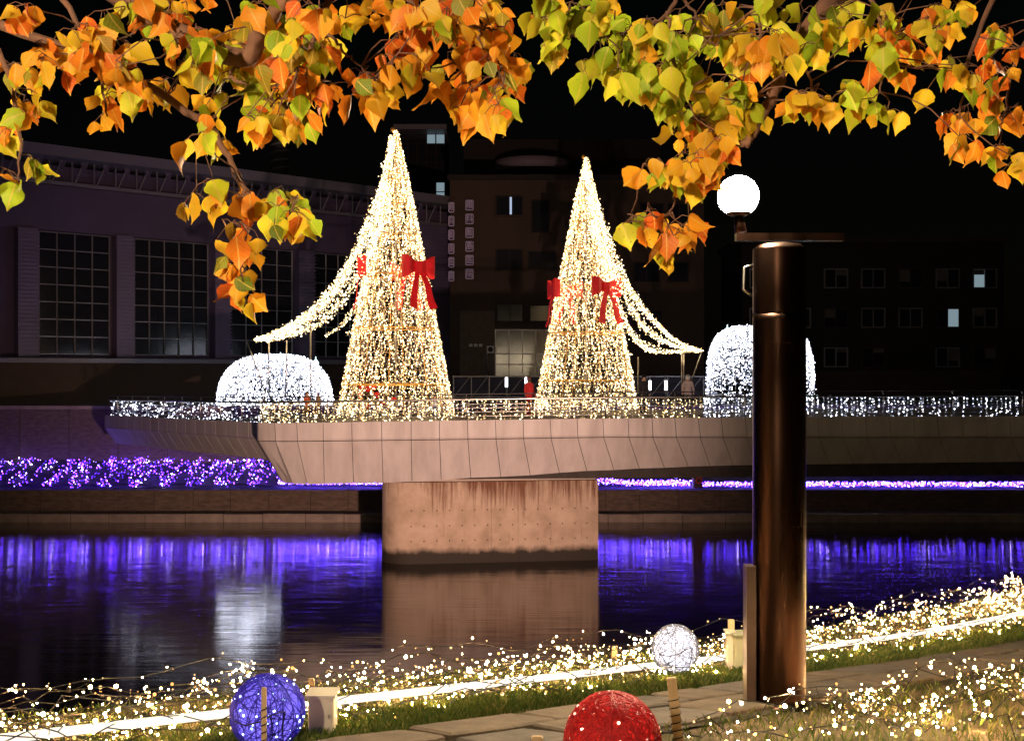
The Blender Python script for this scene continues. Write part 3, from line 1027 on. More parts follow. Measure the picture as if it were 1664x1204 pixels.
# ------------------------------------------------------------------ white light domes on the plaza
def dome(label, px, Y, Rx, Ry, H, ex, n, crown, seed):
    rnd = random.Random(seed)
    b = Vector((P(px, 0, Y).x, Y, 6.0))
    t = thing('light_dome', label, 'light dome', b, 'white light domes behind the bridge')

    def sp(a, e):           # superellipsoid point, e in [0, pi/2]
        ce, se = math.cos(e), math.sin(e)
        q = 2.0 / ex
        return b + Vector((Rx * abs(ce) ** q * math.cos(a), Ry * abs(ce) ** q * math.sin(a), H * se ** q))

    for k in range(10):
        a = 2 * math.pi * k / 10
        MB().tube([sp(a, e) for e in np.linspace(0, math.pi / 2, 12)], .025, 5).build('rib', M['steel'], t, True)
    for e in (.02, .35, .75, 1.15):
        MB().tube([sp(a, e) for a in np.linspace(0, 2 * math.pi, 33)], .022, 5, False).build('hoop', M['steel'], t, True)
    pts, rr = [], []
    while len(pts) < n:
        a = rnd.uniform(0, 2 * math.pi)
        e = math.asin(rnd.random() ** (1.0 if ex < 3 else .9))
        p = sp(a, e)
        pts.append((p.x + rnd.gauss(0, .04), p.y + rnd.gauss(0, .04), p.z + rnd.gauss(0, .04)))
        rr.append(rnd.choice((.02, .026, .034, .042)))
    bulbs('bulb_field', pts, rr, M['white'], t)
    for (cx, cy, yy, r) in crown:
        p = P(cx, cy, yy)
        MB().lathe((p.x, p.y, p.z - r), [(.02, 0), (r * .7, r * .3), (r, r), (r * .6, r * 1.7), (.12 * r, r * 2.2), (.02, r * 3)], 12).build('crown_light', M['crown'], t, True)


M['crown'] = glow('crown_led', (0.55, 0.95, 1.0), 5.0)
dome('low wide dome of cool white lights on the plaza left of the taller cone tree', 447, 78, 3.6, 3.0, 3.3, 2.6, 9000,
     [(425, 585, 77, .2), (456, 581, 77.5, .16), (513, 590, 77, .2)], 3)
dome('tall rounded dome of cool white lights behind the lamp column', 1235, 78, 3.35, 3.0, 5.1, 4.0, 9000,
     [(1182, 538, 77, .2), (1175, 544, 77, .14), (1226, 530, 77, .16)], 4)

# ------------------------------------------------------------------ buildings behind the plaza
def buildings():
    grey = surf('grey_wall_violet_cast', (0.07, 0.05, 0.10), (0.055, 0.04, 0.08), rough=0.8, scale=.5)  # violet cast of the blue lights is tinted into this grey
    siding = surf('ribbed_siding', (0.13, 0.105, 0.19), (0.10, 0.08, 0.15), rough=0.55, scale=.6)
    brown = surf('brown_render', (0.055, 0.032, 0.02), (0.04, 0.024, 0.015), rough=0.9, scale=.4)
    brown2 = surf('dark_brown_wall', (0.02, 0.014, 0.012), (0.014, 0.01, 0.009), rough=0.9, scale=.4)
    frame = surf('window_frame', (0.30, 0.29, 0.30), rough=0.4, metal=.6)
    glass, nt, b = newmat('dark_glass')
    b.inputs['Base Color'].default_value = (0.012, 0.013, 0.018, 1)
    b.inputs['Roughness'].default_value = 0.12
    lit = glow('lit_window', (0.55, 0.75, 0.85), 0.35)
    lit2 = glow('lit_curtain_gap', (0.6, 0.72, 0.95), 0.75)
    steel = surf('roof_steel', (0.13, 0.12, 0.15), rough=.5)
    lavender = surf('sign_face', (0.035, 0.02, 0.07), rough=.6)
    white = surf('sign_paint', (0.62, 0.52, 0.80), rough=.6)

    # ---- grey hall on the left, its front running away to the right
    A = Vector((-5.4, 106.0, 0))
    dv = Vector((-0.7200, -0.6940, 0)).normalized()
    out = Vector((dv.y, -dv.x, 0))        # candidate normal
    if out.y > 0: out = -out

    def s_of(px):          # distance along the front where the pixel column meets it
        k = (px - 832) / F
        # A.x + s dv.x = k (A.y + s dv.y)
        return (k * A.y - A.x) / (dv.x - k * dv.y)

    def W(px, py, o=0.0):
        s = s_of(px)
        p = A + dv * s
        return Vector((p.x, p.y, ZC - (py - 602) * p.y / F)) + out * o

    hall = thing('grey_hall', 'grey building on the left with a trussed roof edge, ribbed columns and dark glazing', 'building', A + Vector((0, 0, 6)))
    rz = math.atan2(dv.y, dv.x)

    def wallbox(name, s0, s1, z0, z1, o0, o1, mat, parent=hall):
        c = A + dv * ((s0 + s1) / 2) + out * ((o0 + o1) / 2)
        return MB().box((c.x, c.y, (z0 + z1) / 2), (abs(s1 - s0), abs(o1 - o0), z1 - z0), rz).build(name, mat, parent)

    S0, S1 = -0.3, 60.0
    wallbox('wall_body', S0, S1, 6, 22.0, -14, -0.45, grey)
    wallbox('roof', S0 - .6, S1, 22.3, 23.0, -15, 1.6, steel)
    wallbox('wall_band', S0, S1, 17.6, 20.6, -0.42, 0.0, grey)
    wallbox('truss_chord', S0, S1, 20.65, 20.9, -.1, .12, steel)
    for i in range(36):
        s = 1.0 + i * 1.55
        p = A + dv * s
        MB().beam(p + Vector((0, 0, 20.9)), p + Vector((0, 0, 22.3)), .1).build('truss_strut', steel, hall)
        q = A + dv * (s + .85)
        MB().beam(q + Vector((0, 0, 22.3)) + out * .3, p + dv * 1.35 + Vector((0, 0, 20.9)), .09).build('truss_strut', steel, hall)
        g1 = A + dv * (s + .55) + out * .3
        MB().add([g1 + Vector((0, 0, 22.28)), g1 + dv * .6 + Vector((0, 0, 22.28)), g1 + dv * .25 + Vector((0, 0, 21.6)),
                  g1 + Vector((0, 0, 22.28)) - out * .05, g1 + dv * .6 + Vector((0, 0, 22.28)) - out * .05, g1 + dv * .25 + Vector((0, 0, 21.6)) - out * .05],
                 [(0, 1, 2), (5, 4, 3), (0, 3, 4, 1), (1, 4, 5, 2), (2, 5, 3, 0)]).build('bracket', grey, hall)
    # ribbed columns
    cols = [(s_of(508), s_of(481)), (s_of(735), s_of(672)), (s_of(372), s_of(345)), (s_of(215), s_of(185)), (s_of(60), s_of(25))]
    for s0, s1 in cols:
        z0, z1 = 9.2, 17.6
        if s1 - s0 > 3: z0, z1 = 6.0, 20.6
        wallbox('column_core', s0 + .06, s1 - .06, z0, z1, -.4, .32, siding)
        z = z0
        mb = MB()
        while z < z1 - .1:
            c = A + dv * ((s0 + s1) / 2) + out * .2
            mb.box((c.x, c.y, z + .1), (s1 - s0, .5, .13), rz)
            z += .26
        o = mb.build('siding_ribs', siding, hall)
        o['kind'] = 'stuff'
    # glazed bays between the columns
    bays = [(s_of(590), s_of(512)), (s_of(477), s_of(376)), (s_of(340), s_of(220)), (s_of(180), s_of(65)), (s_of(665), s_of(600))]
    for s0, s1 in bays:
        n = max(2, round((s1 - s0) / 1.25))
        w = (s1 - s0) / n
        rows = np.linspace(9.4, 17.5, 8)
        base = None
        for i in range(n):
            for z0, z1 in zip(rows, rows[1:]):
                wallbox('pane', s0 + i * w + .03, s0 + (i + 1) * w - .03, z0 + .03, z1 - .03, -.3 + random.uniform(-.01, .01), -.26, glass)
        mb = MB()
        for i in range(n + 1):
            p = A + dv * (s0 + i * w)
            mb.beam(p + Vector((0, 0, 9.3)) - out * .2, p + Vector((0, 0, 17.5)) - out * .2, .06, .1)
        mb.build('mullion_set', frame, hall)
        mb = MB()
        for z in rows:
            mb.beam(A + dv * s0 + Vector((0, 0, z)) - out * .22, A + dv * s1 + Vector((0, 0, z)) - out * .22, .05, .05)
        mb.build('transom_set', frame, hall)
    wallbox('canopy', 6, 58, 8.8, 9.1, -.2, 2.2, steel)
    wallbox('plinth', 0, 58, 6, 8.8, -.42, -.1, brown)

    # ---- dark stack tower behind the hall
    st = thing('stack_tower', 'dark round flue tower with spiral bands rising behind the hall roof', 'tower', P(455, 602, 112))
    c = P(455, 602, 112)
    MB().lathe((c.x, c.y, 6), [(.75, 0), (.75, 26)], 16).build('shaft', surf('flue_metal', (0.10, 0.10, 0.11), rough=.5), st, True)
    hel = [(c.x + .78 * math.cos(a), c.y + .78 * math.sin(a), 20 + a * .12) for a in np.linspace(0, 100, 600)]
    MB().tube(hel, .12, 5).build('spiral_band', surf('flue_band', (0.30, 0.30, 0.32), rough=.4), st, True)

    # ---- glass office behind
    gt = thing('glass_office', 'dark glass office block with a few lit panes above the grey siding', 'building', P(690, 602, 125))
    a, b_ = P(648, 218, 125), P(723, 330, 125)
    MB().box(((a.x + b_.x) / 2, 129.3, (6 + a.z) / 2), (b_.x - a.x, 8, a.z - 6)).build('body', brown2, gt)
    nx, nz = 5, 8
    for i in range(nx):
        for j in range(nz):
            x0, x1 = lerp(a.x, b_.x, i / nx), lerp(a.x, b_.x, (i + 1) / nx)
            z1, z0 = lerp(a.z, 24.5, j / nz), lerp(a.z, 24.5, (j + 1) / nz)
            mt = lit if (i == 4 and j in (0, 5, 6)) or (i == 3 and j == 0) else glass
            MB().box(((x0 + x1) / 2, 125.15, (z0 + z1) / 2), (x1 - x0 - .14, .12, z1 - z0 - .12)).build('pane', mt, gt)
    MB().box(((a.x + b_.x) / 2, 126, a.z + .25), (b_.x - a.x + .6, 7, .5)).build('roof_slab', steel, gt)

    # ---- brown clinic
    YB = 102.0
    X = lambda px: (px - 832) * YB / F
    Z = lambda py: ZC - (py - 602) * YB / F
    cl = thing('brown_clinic', 'dark brown clinic building with boxed character signs and blank upper wall', 'building', (X(940), YB, 6))
    MB().box(((X(731) + X(1145)) / 2, YB + 10, (6 + Z(292)) / 2), (X(1145) - X(731), 19.4, Z(292) - 6)).build('wall_body', brown, cl)
    MB().box(((X(727) + X(1149)) / 2, YB + 10, Z(292) + .2), (X(1149) - X(727), 20.2, .4)).build('parapet', brown2, cl)
    MB().box(((X(745) + X(1100)) / 2, YB + 15, Z(292) + 2.9), (X(1100) - X(745), 8, 5.0)).build('upper_storey', brown2, cl)
    MB().lathe((X(868), YB + 9, Z(252)), [(3.0, 0), (3.4, .1), (3.4, .9), (3.2, 1.0)], 32).build('round_canopy', surf('canopy_lilac', (0.16, 0.13, 0.17), rough=.7), cl, True)
    wins = [(805, 850, 318, 350, 2), (863, 893, 325, 378, 1), (805, 850, 405, 440, 2), (858, 905, 408, 438, 2), (806, 851, 493, 523, 2), (860, 895, 495, 523, 1),
            (1040, 1080, 330, 372, 2), (1030, 1072, 425, 458, 2), (1085, 1120, 425, 458, 1), (1035, 1075, 505, 530, 2), (1085, 1125, 330, 372, 2)]
    for n_, (x0, x1, y0, y1, k) in enumerate(wins):
        f = MB()
        xa, xb, za, zb = X(x0), X(x1), Z(y1), Z(y0)
        f.box(((xa + xb) / 2, YB + .22, zb - .04), (xb - xa, .2, .08)).box(((xa + xb) / 2, YB + .22, za + .04), (xb - xa, .2, .08))
        f.box((xa + .04, YB + .22, (za + zb) / 2), (.08, .2, zb - za - .16)).box((xb - .04, YB + .22, (za + zb) / 2), (.08, .2, zb - za - .16))
        w = f.build('window', brown2, cl)
        for i in range(k):
            c0, c1 = lerp(xa + .08, xb - .08, i / k), lerp(xa + .08, xb - .08, (i + 1) / k)
            MB().box(((c0 + c1) / 2, YB + .24, (za + zb) / 2), (c1 - c0 - .05, .04, zb - za - .18)).build('pane', glass, w)
        MB().box(((xa + xb) / 2, YB + .16, za - .06), (xb - xa + .2, .4, .1)).build('sill', brown, w)
        if n_ == 0:
            MB().box((X(830), YB + .21, (za + zb) / 2), (.17, .03, zb - za - .2)).build('lit_gap', lit2, w)
    # ground floor glazing
    f = MB()
    xa, xb, za, zb = X(805), X(893), 6.1, Z(535)
    for i in range(5):
        f.box((lerp(xa, xb, i / 4), YB + .2, (za + zb) / 2), (.1, .16, zb - za))
    for z in (za + .05, Z(575), Z(592), zb - .05):
        f.box(((xa + xb) / 2, YB + .21, z), (xb - xa, .12, .09))
    w = f.build('shopfront', frame, cl)
    for i in range(4):
        for z0, z1 in ((za + .1, Z(592) - .05), (Z(592) + .05, Z(575) - .05), (Z(575) + .05, zb - .1)):
            MB().box((lerp(xa, xb, (i + .5) / 4), YB + .25, (z0 + z1) / 2), ((xb - xa) / 4 - .1, .04, z1 - z0)).build('pane', glass, w)
    lower = MB().box(((X(747) + X(804)) / 2, YB + .26, (6 + Z(505)) / 2), (X(804) - X(747), .1, Z(505) - 6)).build('lower_wall', surf('tan_render', (0.12, 0.085, 0.06), (0.09, 0.065, 0.045), rough=.9), cl)
    MB().box((X(797), YB - .15, Z(568)), (.6, .5, .6)).build('air_conditioner', M['box'], cl)
    MB().tube([(X(797), YB - .39, Z(568)), (X(797), YB - .43, Z(568))], .21, 16).build('fan_grille', M['joint'], cl)
    for px in (765, 773, 781):
        MB().box((X(px), YB + .12, Z(561)), (.28, .2, .22)).build('vent_cap', M['box'], cl)
    MB().tube([(X(791), YB + .1, Z(574)), (X(791), YB + .1, 6.4)], .04, 6).build('pipe', M['steel'], cl)

    def sign(label, chars, px, y0, dy, w, yoff, side=False):
        s = thing('vertical_sign', label, 'sign', (X(px), YB, Z(y0)))
        for i, ch in enumerate(chars):
            z = Z(y0 + dy * i)
            hw, hh = w / 2, .39
            yy = YB - .12 + yoff
            bd = MB()
            bd.box((X(px), yy, z + hh), (w, .12, .06)).box((X(px), yy, z - hh), (w, .12, .06)).box((X(px) - hw, yy, z), (.06, .12, 2 * hh - .07)).box((X(px) + hw, yy, z), (.06, .12, 2 * hh - .07))
            fr = bd.build('sign_frame', white, s)
            MB().box((X(px), yy + .04, z), (w - .08, .05, 2 * hh - .08)).build('sign_face', lavender, fr)
            if ch:
                cu = bpy.data.curves.new('character', 'FONT')
                cu.body = ch
                cu.size = .66
                cu.align_x, cu.align_y = 'CENTER', 'CENTER'
                cu.extrude = .012
                cu.offset = 0.004
                to = bpy.data.objects.new('character_tmp', cu)
                COL.objects.link(to)
                bpy.context.view_layer.update()
                me = bpy.data.meshes.new_from_object(to.evaluated_get(bpy.context.evaluated_depsgraph_get()))
                bpy.data.objects.remove(to)
                me.materials.clear()
                me.materials.append(white)
                co = bpy.data.objects.new('character', me)
                COL.objects.link(co)
                co.parent = fr
                co.rotation_euler = (math.radians(90), 0, 0)
                co.scale = (min(1, w / .62) * .85, 1.0, 1)
                co.location = Vector((X(px), yy - .02, z)) - origin(fr)

    sign('column of six boxed lilac characters on the brown clinic front', '眼科飯島医院', 763, 334, 22.3, .60, 0)
    sign('narrower column of boxed characters at the left corner of the brown clinic', ['眼', '科', '飯', '島', '医', '院'], 733.5, 337.5, 22.3, .42, .05)

    # ---- darker blocks to the right
    rb = thing('dark_office', 'dark low office block behind the white dome on the right', 'building', (X(1400), 112, 6))
    MB().box((X(1420) * 1.1, 118, 13), (24, 11, 14)).build('wall_body', brown2, rb)
    MB().box((X(1420) * 1.1, 118, 20.2), (24.6, 11.6, .4)).build('parapet', brown, rb)
    for i in range(7):
        for j in range(3):
            if (i, j) in ((1, 2), (4, 0)): continue
            xw = X(1420) * 1.1 - 10.2 + i * 3.4
            zw = 9.5 + j * 3.6
            f = MB()
            f.box((xw, 112.42, zw + .85), (2.2, .18, .1)).box((xw, 112.42, zw - .85), (2.2, .18, .1)).box((xw - 1.05, 112.42, zw), (.1, .18, 1.6)).box((xw + 1.05, 112.42, zw), (.1, .18, 1.6)).box((xw, 112.42, zw), (.07, .15, 1.6))
            w = f.build('window', frame if (i + j) % 3 else brown, rb)
            if random.random() < .6:
                bh = random.uniform(.3, 1.2)
                MB().box((xw + random.choice((-.52, .52)), 112.43, zw + .79 - bh / 2), (.93, .02, bh)).build('blind', surf('blind_fabric', (0.10, 0.09, 0.08), rough=.9), w)
            for sgn in (-1, 1):
                MB().box((xw + sgn * .52, 112.46, zw), (.95, .04, 1.58)).build('pane', lit if (i, j, sgn) in ((5, 1, 1), (6, 2, -1)) else glass, w)
    MB().box((X(1420) * 1.1, 112.4, 7.2), (23, .3, 2.2)).build('lower_wall', brown, rb)

    # ---- low street fence in front of the clinic
    fe = thing('street_fence', 'dark low fence with diagonal bracing in front of the clinic', 'fence', (X(940) * .9, 92, 6))
    xf = lambda px: (px - 832) * 92 / F
    MB().beam((xf(735), 92, 7.85), (xf(1145), 92, 7.85), .08).build('rail', frame, fe)
    MB().beam((xf(735), 92, 6.3), (xf(1145), 92, 6.3), .08).build('rail', frame, fe)
    for i in range(15):
        x = lerp(xf(737), xf(1143), i / 14)
        MB().beam((x, 92, 6), (x, 92, 7.9), .07).build('post', frame, fe)
        if i < 14:
            MB().beam((x + .1, 92, 6.4), (x + 1.2, 92, 7.8), .04).build('brace', frame, fe)
    MB().box(((xf(735) + xf(1145)) / 2, 92.3, 6.95), (xf(1145) - xf(735), .06, 1.8)).build('backing_panel', surf('hoarding', (0.05, 0.045, 0.07), rough=.8), fe)
    # ---- bollard lights
    tube = glow('bollard_led', (0.85, 0.88, 1.0), 6.0)
    labs = ['first white bollard light from the gap between the cone trees, counted from the left', 'white bollard light just left of the right cone tree', 'white bollard light just right of the right cone tree',
            'middle of the three white bollard lights right of the right cone tree', 'white bollard light nearest the garland pole on the right']
    for lab, px in zip(labs, (823, 855, 1028, 1056, 1082)):
        x = (px - 832) * 80 / F
        bo = thing('bollard_light', lab, 'bollard light', (x, 80, 6), 'bollard lights on the plaza')
        dz = 0 if px < 1000 else -.2
        MB().lathe((x, 80, 6), [(.1, 0), (.1, .05), (.06, .07), (.06, 1.12 + dz)], 10).build('post', M['steel'], bo, True)
        MB().lathe((x, 80, 7.22 + dz), [(.085, 0), (.085, .62)], 10).build('light_tube', tube, bo, True)
        MB().lathe((x, 80, 7.12 + dz), [(.07, 0), (.07, .1)], 10).build('collar', M['joint'], bo)
        MB().lathe((x, 80, 7.84 + dz), [(.1, 0), (.1, .05)], 10).build('cap', M['steel'], bo)


buildings()


# ------------------------------------------------------------------ people on the bridge
def person(label, px, headpy, Y, faceang, top, legs, hair, height=1.68, pose='stand', skin=(0.62, 0.38, 0.27)):
    zb = ztop(px)
    x = P(px, 0, Y).x
    root = thing('person', label, 'person', (x, Y, zb), 'people on the bridge')
    s = height / 1.7
    me = bpy.data.meshes.new('body')
    V = [(0, 0, .95), (0, 0, 1.12), (0, .01, 1.30), (0, .01, 1.43), (0, 0, 1.50), (0, -.015, 1.60), (0, -.01, 1.68),      # 0 pelvis .. 6 crown
         (.17, .01, 1.40), (.24, .01, 1.14), (.25, -.08, .92), (.25, -.12, .83),
         (-.17, .01, 1.40), (-.24, .01, 1.14), (-.24, -.10, .93), (-.23, -.15, .85),
         (.09, 0, .90), (.10, -.03, .50), (.10, .03, .09), (.11, -.13, .04),
         (-.09, 0, .90), (-.10, .05, .50), (-.10, .09, .09), (-.11, -.06, .04)]
    E = [(0, 1), (1, 2), (2, 3), (3, 4), (4, 5), (5, 6), (3, 7), (7, 8), (8, 9), (9, 10), (3, 11), (11, 12), (12, 13), (13, 14),
         (0, 15), (15, 16), (16, 17), (17, 18), (0, 19), (19, 20), (20, 21), (21, 22)]
    Rr = [.15, .14, .155, .11, .055, .095, .085, .075, .055, .04, .04, .075, .055, .04, .04, .09, .065, .045, .04, .09, .065, .045, .04]
    V = [(a * s, b * s, c * s) for a, b, c in V]
    me.from_pydata(V, E, [])
    o = bpy.data.objects.new('body_tmp', me)
    COL.objects.link(o)
    md = o.modifiers.new('Skin', 'SKIN')
    for i, r in enumerate(Rr):
        o.data.skin_vertices[0].data[i].radius = (r * s * (1.15 if i < 4 else 1), r * s * (.8 if i < 3 else 1))
    o.data.skin_vertices[0].data[0].use_root = True
    sb = o.modifiers.new('Sub', 'SUBSURF'); sb.levels = 1; sb.render_levels = 1
    bpy.context.view_layer.update()
    ev = bpy.data.meshes.new_from_object(o.evaluated_get(bpy.context.evaluated_depsgraph_get()))
    bpy.data.objects.remove(o)
    tm, lm, hm = surf('coat', top, rough=.8), surf('trousers', legs, rough=.8), surf('hair', hair, rough=.6)
    sm = surf('skin', skin, rough=.5)
    ev.materials.clear()
    for m_ in (tm, lm, sm): ev.materials.append(m_)
    for p in ev.polygons:
        c = p.center / s
        mi = 0
        if c.z > 1.47: mi = 2
        elif c.z < .86 and abs(c.x) < .2: mi = 1
        elif c.z < .88 and abs(c.x) >= .2: mi = 2
        p.material_index = mi
        p.use_smooth = True
    body = bpy.data.objects.new('body', ev)
    COL.objects.link(body)
    body.parent = root
    body.rotation_euler = (0, 0, faceang)
    prof = [(.085, -.02), (.105, .04), (.11, .1), (.095, .16), (.05, .2), (.01, .21)]
    hb = MB()
    vs, fs = [], []
    n = 12
    for r, z in prof:
        for j in range(n):
            a = 2 * math.pi * j / n
            cut = .55 if math.sin(a) < -.3 and z < .1 else 1.0
            vs.append((r * math.cos(a) * s, (r * math.sin(a) * cut + .01) * s, (1.56 + z) * s))
    for i in range(len(prof) - 1):
        for j in range(n):
            a, b = i * n + j, i * n + (j + 1) % n
            fs.append((a, b, b + n, a + n))
    hb = meshobj('hair', vs, fs, hm, None, True)
    hb.parent = root
    hb.rotation_euler = (0, 0, faceang)
    return root


person('person in a long red outfit standing at the left foot of the right cone tree', 860, 618, 55.0, 2.4, (0.5, 0.015, 0.02), (0.35, 0.02, 0.02), (0.08, 0.02, 0.015), 1.7)
person('person in a dark coat right of the right cone tree', 1046, 614, 56.0, 0.6, (0.02, 0.018, 0.025), (0.03, 0.03, 0.04), (0.03, 0.02, 0.02), 1.72)
person('person with white hair and a pale jacket beside the garland pole on the right', 1118, 616, 56.0, 2.9, (0.5, 0.42, 0.42), (0.2, 0.18, 0.2), (0.75, 0.75, 0.78), 1.72)
person('person in a rust red jacket behind the railing left of the taller cone tree', 499, 650, 53.6, 1.0, (0.45, 0.10, 0.04), (0.25, 0.14, 0.05), (0.05, 0.03, 0.02), 1.22)
person('person in a brown coat behind the railing next to the rust red jacket', 517, 655, 53.6, -.9, (0.26, 0.15, 0.07), (0.2, 0.12, 0.07), (0.06, 0.03, 0.02), 1.16)
person('small child in blue trousers behind the railing right of the taller cone tree', 707, 660, 53.4, .4, (0.6, 0.6, 0.62), (0.06, 0.12, 0.4), (0.03, 0.02, 0.02), 1.0)


# ------------------------------------------------------------------ street lamps
M['column'] = surf('bronze_column', (0.036, 0.018, 0.012), (0.022, 0.011, 0.0075), rough=0.26, metal=1.0, scale=5, stretch=(1, 1, .1), rough2=.42, bump=.0006, bscale=22)
M['globe'] = glow('lamp_globe', (1.0, 0.80, 0.52), 2500.0)


def street_lamp(label, x, y, arm=1):
    zb = zg(x, y)
    t = thing('street_lamp', label, 'street lamp', (x, y, zb), 'street lamps on the promenade')
    zt = ZC + 1.0
    MB().lathe((x, y, zb - .05), [(.30, 0), (.30, .05), (.30, .06), (.25, .08), (.215, .12), (.2125, .13), (.212, .2), (.212, zt - zb - .55), (.212, zt - zb - .5)], 40).build('column', M['column'], t, True)
    MB().lathe((x, y, zt - .545), [(.206, 0), (.2105, .006), (.2105, .012), (.2105, .03), (.2095, .48), (.2095, .515), (.2095, .52), (.17, .555), (.05, .575)], 40).build('column_head', M['column'], t, True)
    MB().box((x - .243, y - .02, zb + .55), (.075, .16, 1.15)).build('service_panel', surf('dark_panel', (0.06, 0.035, 0.028), rough=.4, metal=.4), t)
    for k in range(8):
        a = 2 * math.pi * k / 8 + .2
        MB().lathe((x + .265 * math.cos(a), y + .265 * math.sin(a), zb + .005), [(.016, 0), (.016, .02), (.008, .022), (.008, .04)], 6).build('anchor_bolt', M['steel'], t)
    for zz in (1.45, 2.9):
        MB().lathe((x, y, zb + zz), [(.2122, 0), (.2132, .002), (.2132, .007), (.2122, .009)], 40).build('seam_band', M['column'], t)
    bx = x + .08 * arm
    MB().box((bx, y - .0, zt + .07), (.86, .10, .06)).build('cross_arm', M['column'], t)
    gx = x - .33 * arm
    MB().tube([(gx + .02, y, zt + .11), (gx, y, zt + .26)], [.05, .035], 12).build('stem', M['column'], t, True)
    MB().lathe((gx, y, zt + .24), [(.06, 0), (.1, .02), (.1, .045), (.07, .06)], 20).build('collar', M['column'], t, True)
    g = MB()
    g.lathe((gx, y, zt + .40), [(.165 * math.sin(a), -.165 * math.cos(a)) for a in np.linspace(.35, math.pi - .02, 13)], 24)
    g.build('globe', M['globe'], t, True)
    MB().tube([(x - .21, y, zt - .15), (x - .28, y, zt - .17), (x - .29, y, zt - .35), (x - .22, y, zt - .4)], .012, 6).build('hook', M['steel'], t, True)
    return t


street_lamp('thick bronze lamp column with a bright round globe, in front of the bridge', 2.15, 9.9)
street_lamp('bronze street lamp with a round globe behind the viewpoint on the promenade', -2.2, -2.1)


def floodlight():
    x, y = 1.2, 18.2
    z = zg(x, y)
    t = thing('floodlight', 'floodlight at the foot of the near bank aimed at the bridge pier', 'floodlight', (x, y, z))
    MB().box((x, y, z + .05), (.4, .3, .1)).build('base', M['rail_dark'], t)
    MB().beam((x - .22, y, z + .1), (x - .22, y, z + .55), .04).beam((x + .22, y, z + .1), (x + .22, y, z + .55), .04).build('yoke', M['rail_dark'], t)
    MB().box((x, y - .02, z + .5), (.38, .22, .3)).build('housing', M['rail_dark'], t)
    ld = bpy.data.lights.new('floodlight_lamp', 'SPOT')
    ld.energy = 54000
    ld.color = (1.0, 0.62, 0.48)
    ld.spot_size = math.radians(51)
    ld.spot_blend = 1.0
    ld.shadow_soft_size = 0.15
    lo = bpy.data.objects.new('floodlight_lamp', ld)
    COL.objects.link(lo)
    lo.location = (x, y + .15, z + .5)
    d = P(670, 760, 51) - Vector(lo.location)
    lo.rotation_euler = d.to_track_quat('-Z', 'Y').to_euler()
    lo.location = Vector(lo.location) - origin(t)
    lo.parent = t


floodlight()


# ------------------------------------------------------------------ near bank: path stones, grass, lights
def path():
    stone = surf('path_stone', (0.17, 0.125, 0.085), (0.10, 0.072, 0.05), rough=.85, scale=5, bump=.012, bscale=14)
    stone2 = surf('path_stone_grey', (0.15, 0.12, 0.095), (0.085, 0.068, 0.055), rough=.85, scale=5, bump=.012, bscale=14)
    V, Fc = [], []
    us = np.arange(-4, 30, .5)
    for v in (PATH_IN - .08, PATH_OUT + .08):
        for u in us:
            x, y = uv(u, v)
            V.append((x, y, zg(x, y) - .004))
    n = len(us)
    for i in range(n - 1): Fc.append((i, i + 1, i + 1 + n, i + n))
    base = meshobj('path', V, Fc, surf('path_joint', (0.04, 0.028, 0.018), rough=.95))
    tag(base, 'path of irregular flat stones along the bank', kind='structure')
    rows = [PATH_IN, (PATH_IN + PATH_OUT) / 2 + .05, PATH_OUT]
    cuts = []
    for r in range(2):
        u = -3.5 + .4 * r
        c = [u]
        while u < 27:
            u += random.uniform(.55, 1.05)
            c.append(u)
        cuts.append(c)
    for r in range(2):
        for a, b in zip(cuts[r], cuts[r][1:]):
            v0, v1 = rows[r], rows[r + 1]
            g = .018
            j = lambda: random.uniform(-.05, .05)
            ring = [(a + g, v0 + g + abs(j())), (lerp(a, b, .5), v0 + g + j() * .6), (b - g, v0 + g + abs(j())), (b - g + j() * .3, lerp(v0, v1, .5)),
                    (b - g - abs(j()), v1 - g - abs(j())), (lerp(a, b, .45), v1 - g + j() * .6), (a + g + abs(j()), v1 - g - abs(j())), (a + g + j() * .3, lerp(v0, v1, .45))]
            h = .035 + random.uniform(-.008, .012)
            cu, cv = (a + b) / 2, (v0 + v1) / 2
            vs = []
            for sc, dz in ((1, -.06), (1, h - .015), (.95, h), ):
                for (u_, v_) in ring:
                    x, y = uv(cu + (u_ - cu) * sc, cv + (v_ - cv) * sc)
                    vs.append((x, y, zg(x, y) + dz))
            k = len(ring)
            fs = []
            for l in range(2):
                for i in range(k): fs.append((l * k + i, l * k + (i + 1) % k, (l + 1) * k + (i + 1) % k, (l + 1) * k + i))
            fs.append(tuple(range(2 * k, 3 * k)))
            MB().add(vs, fs).build('stone', random.choice((stone, stone2)), base)


path()


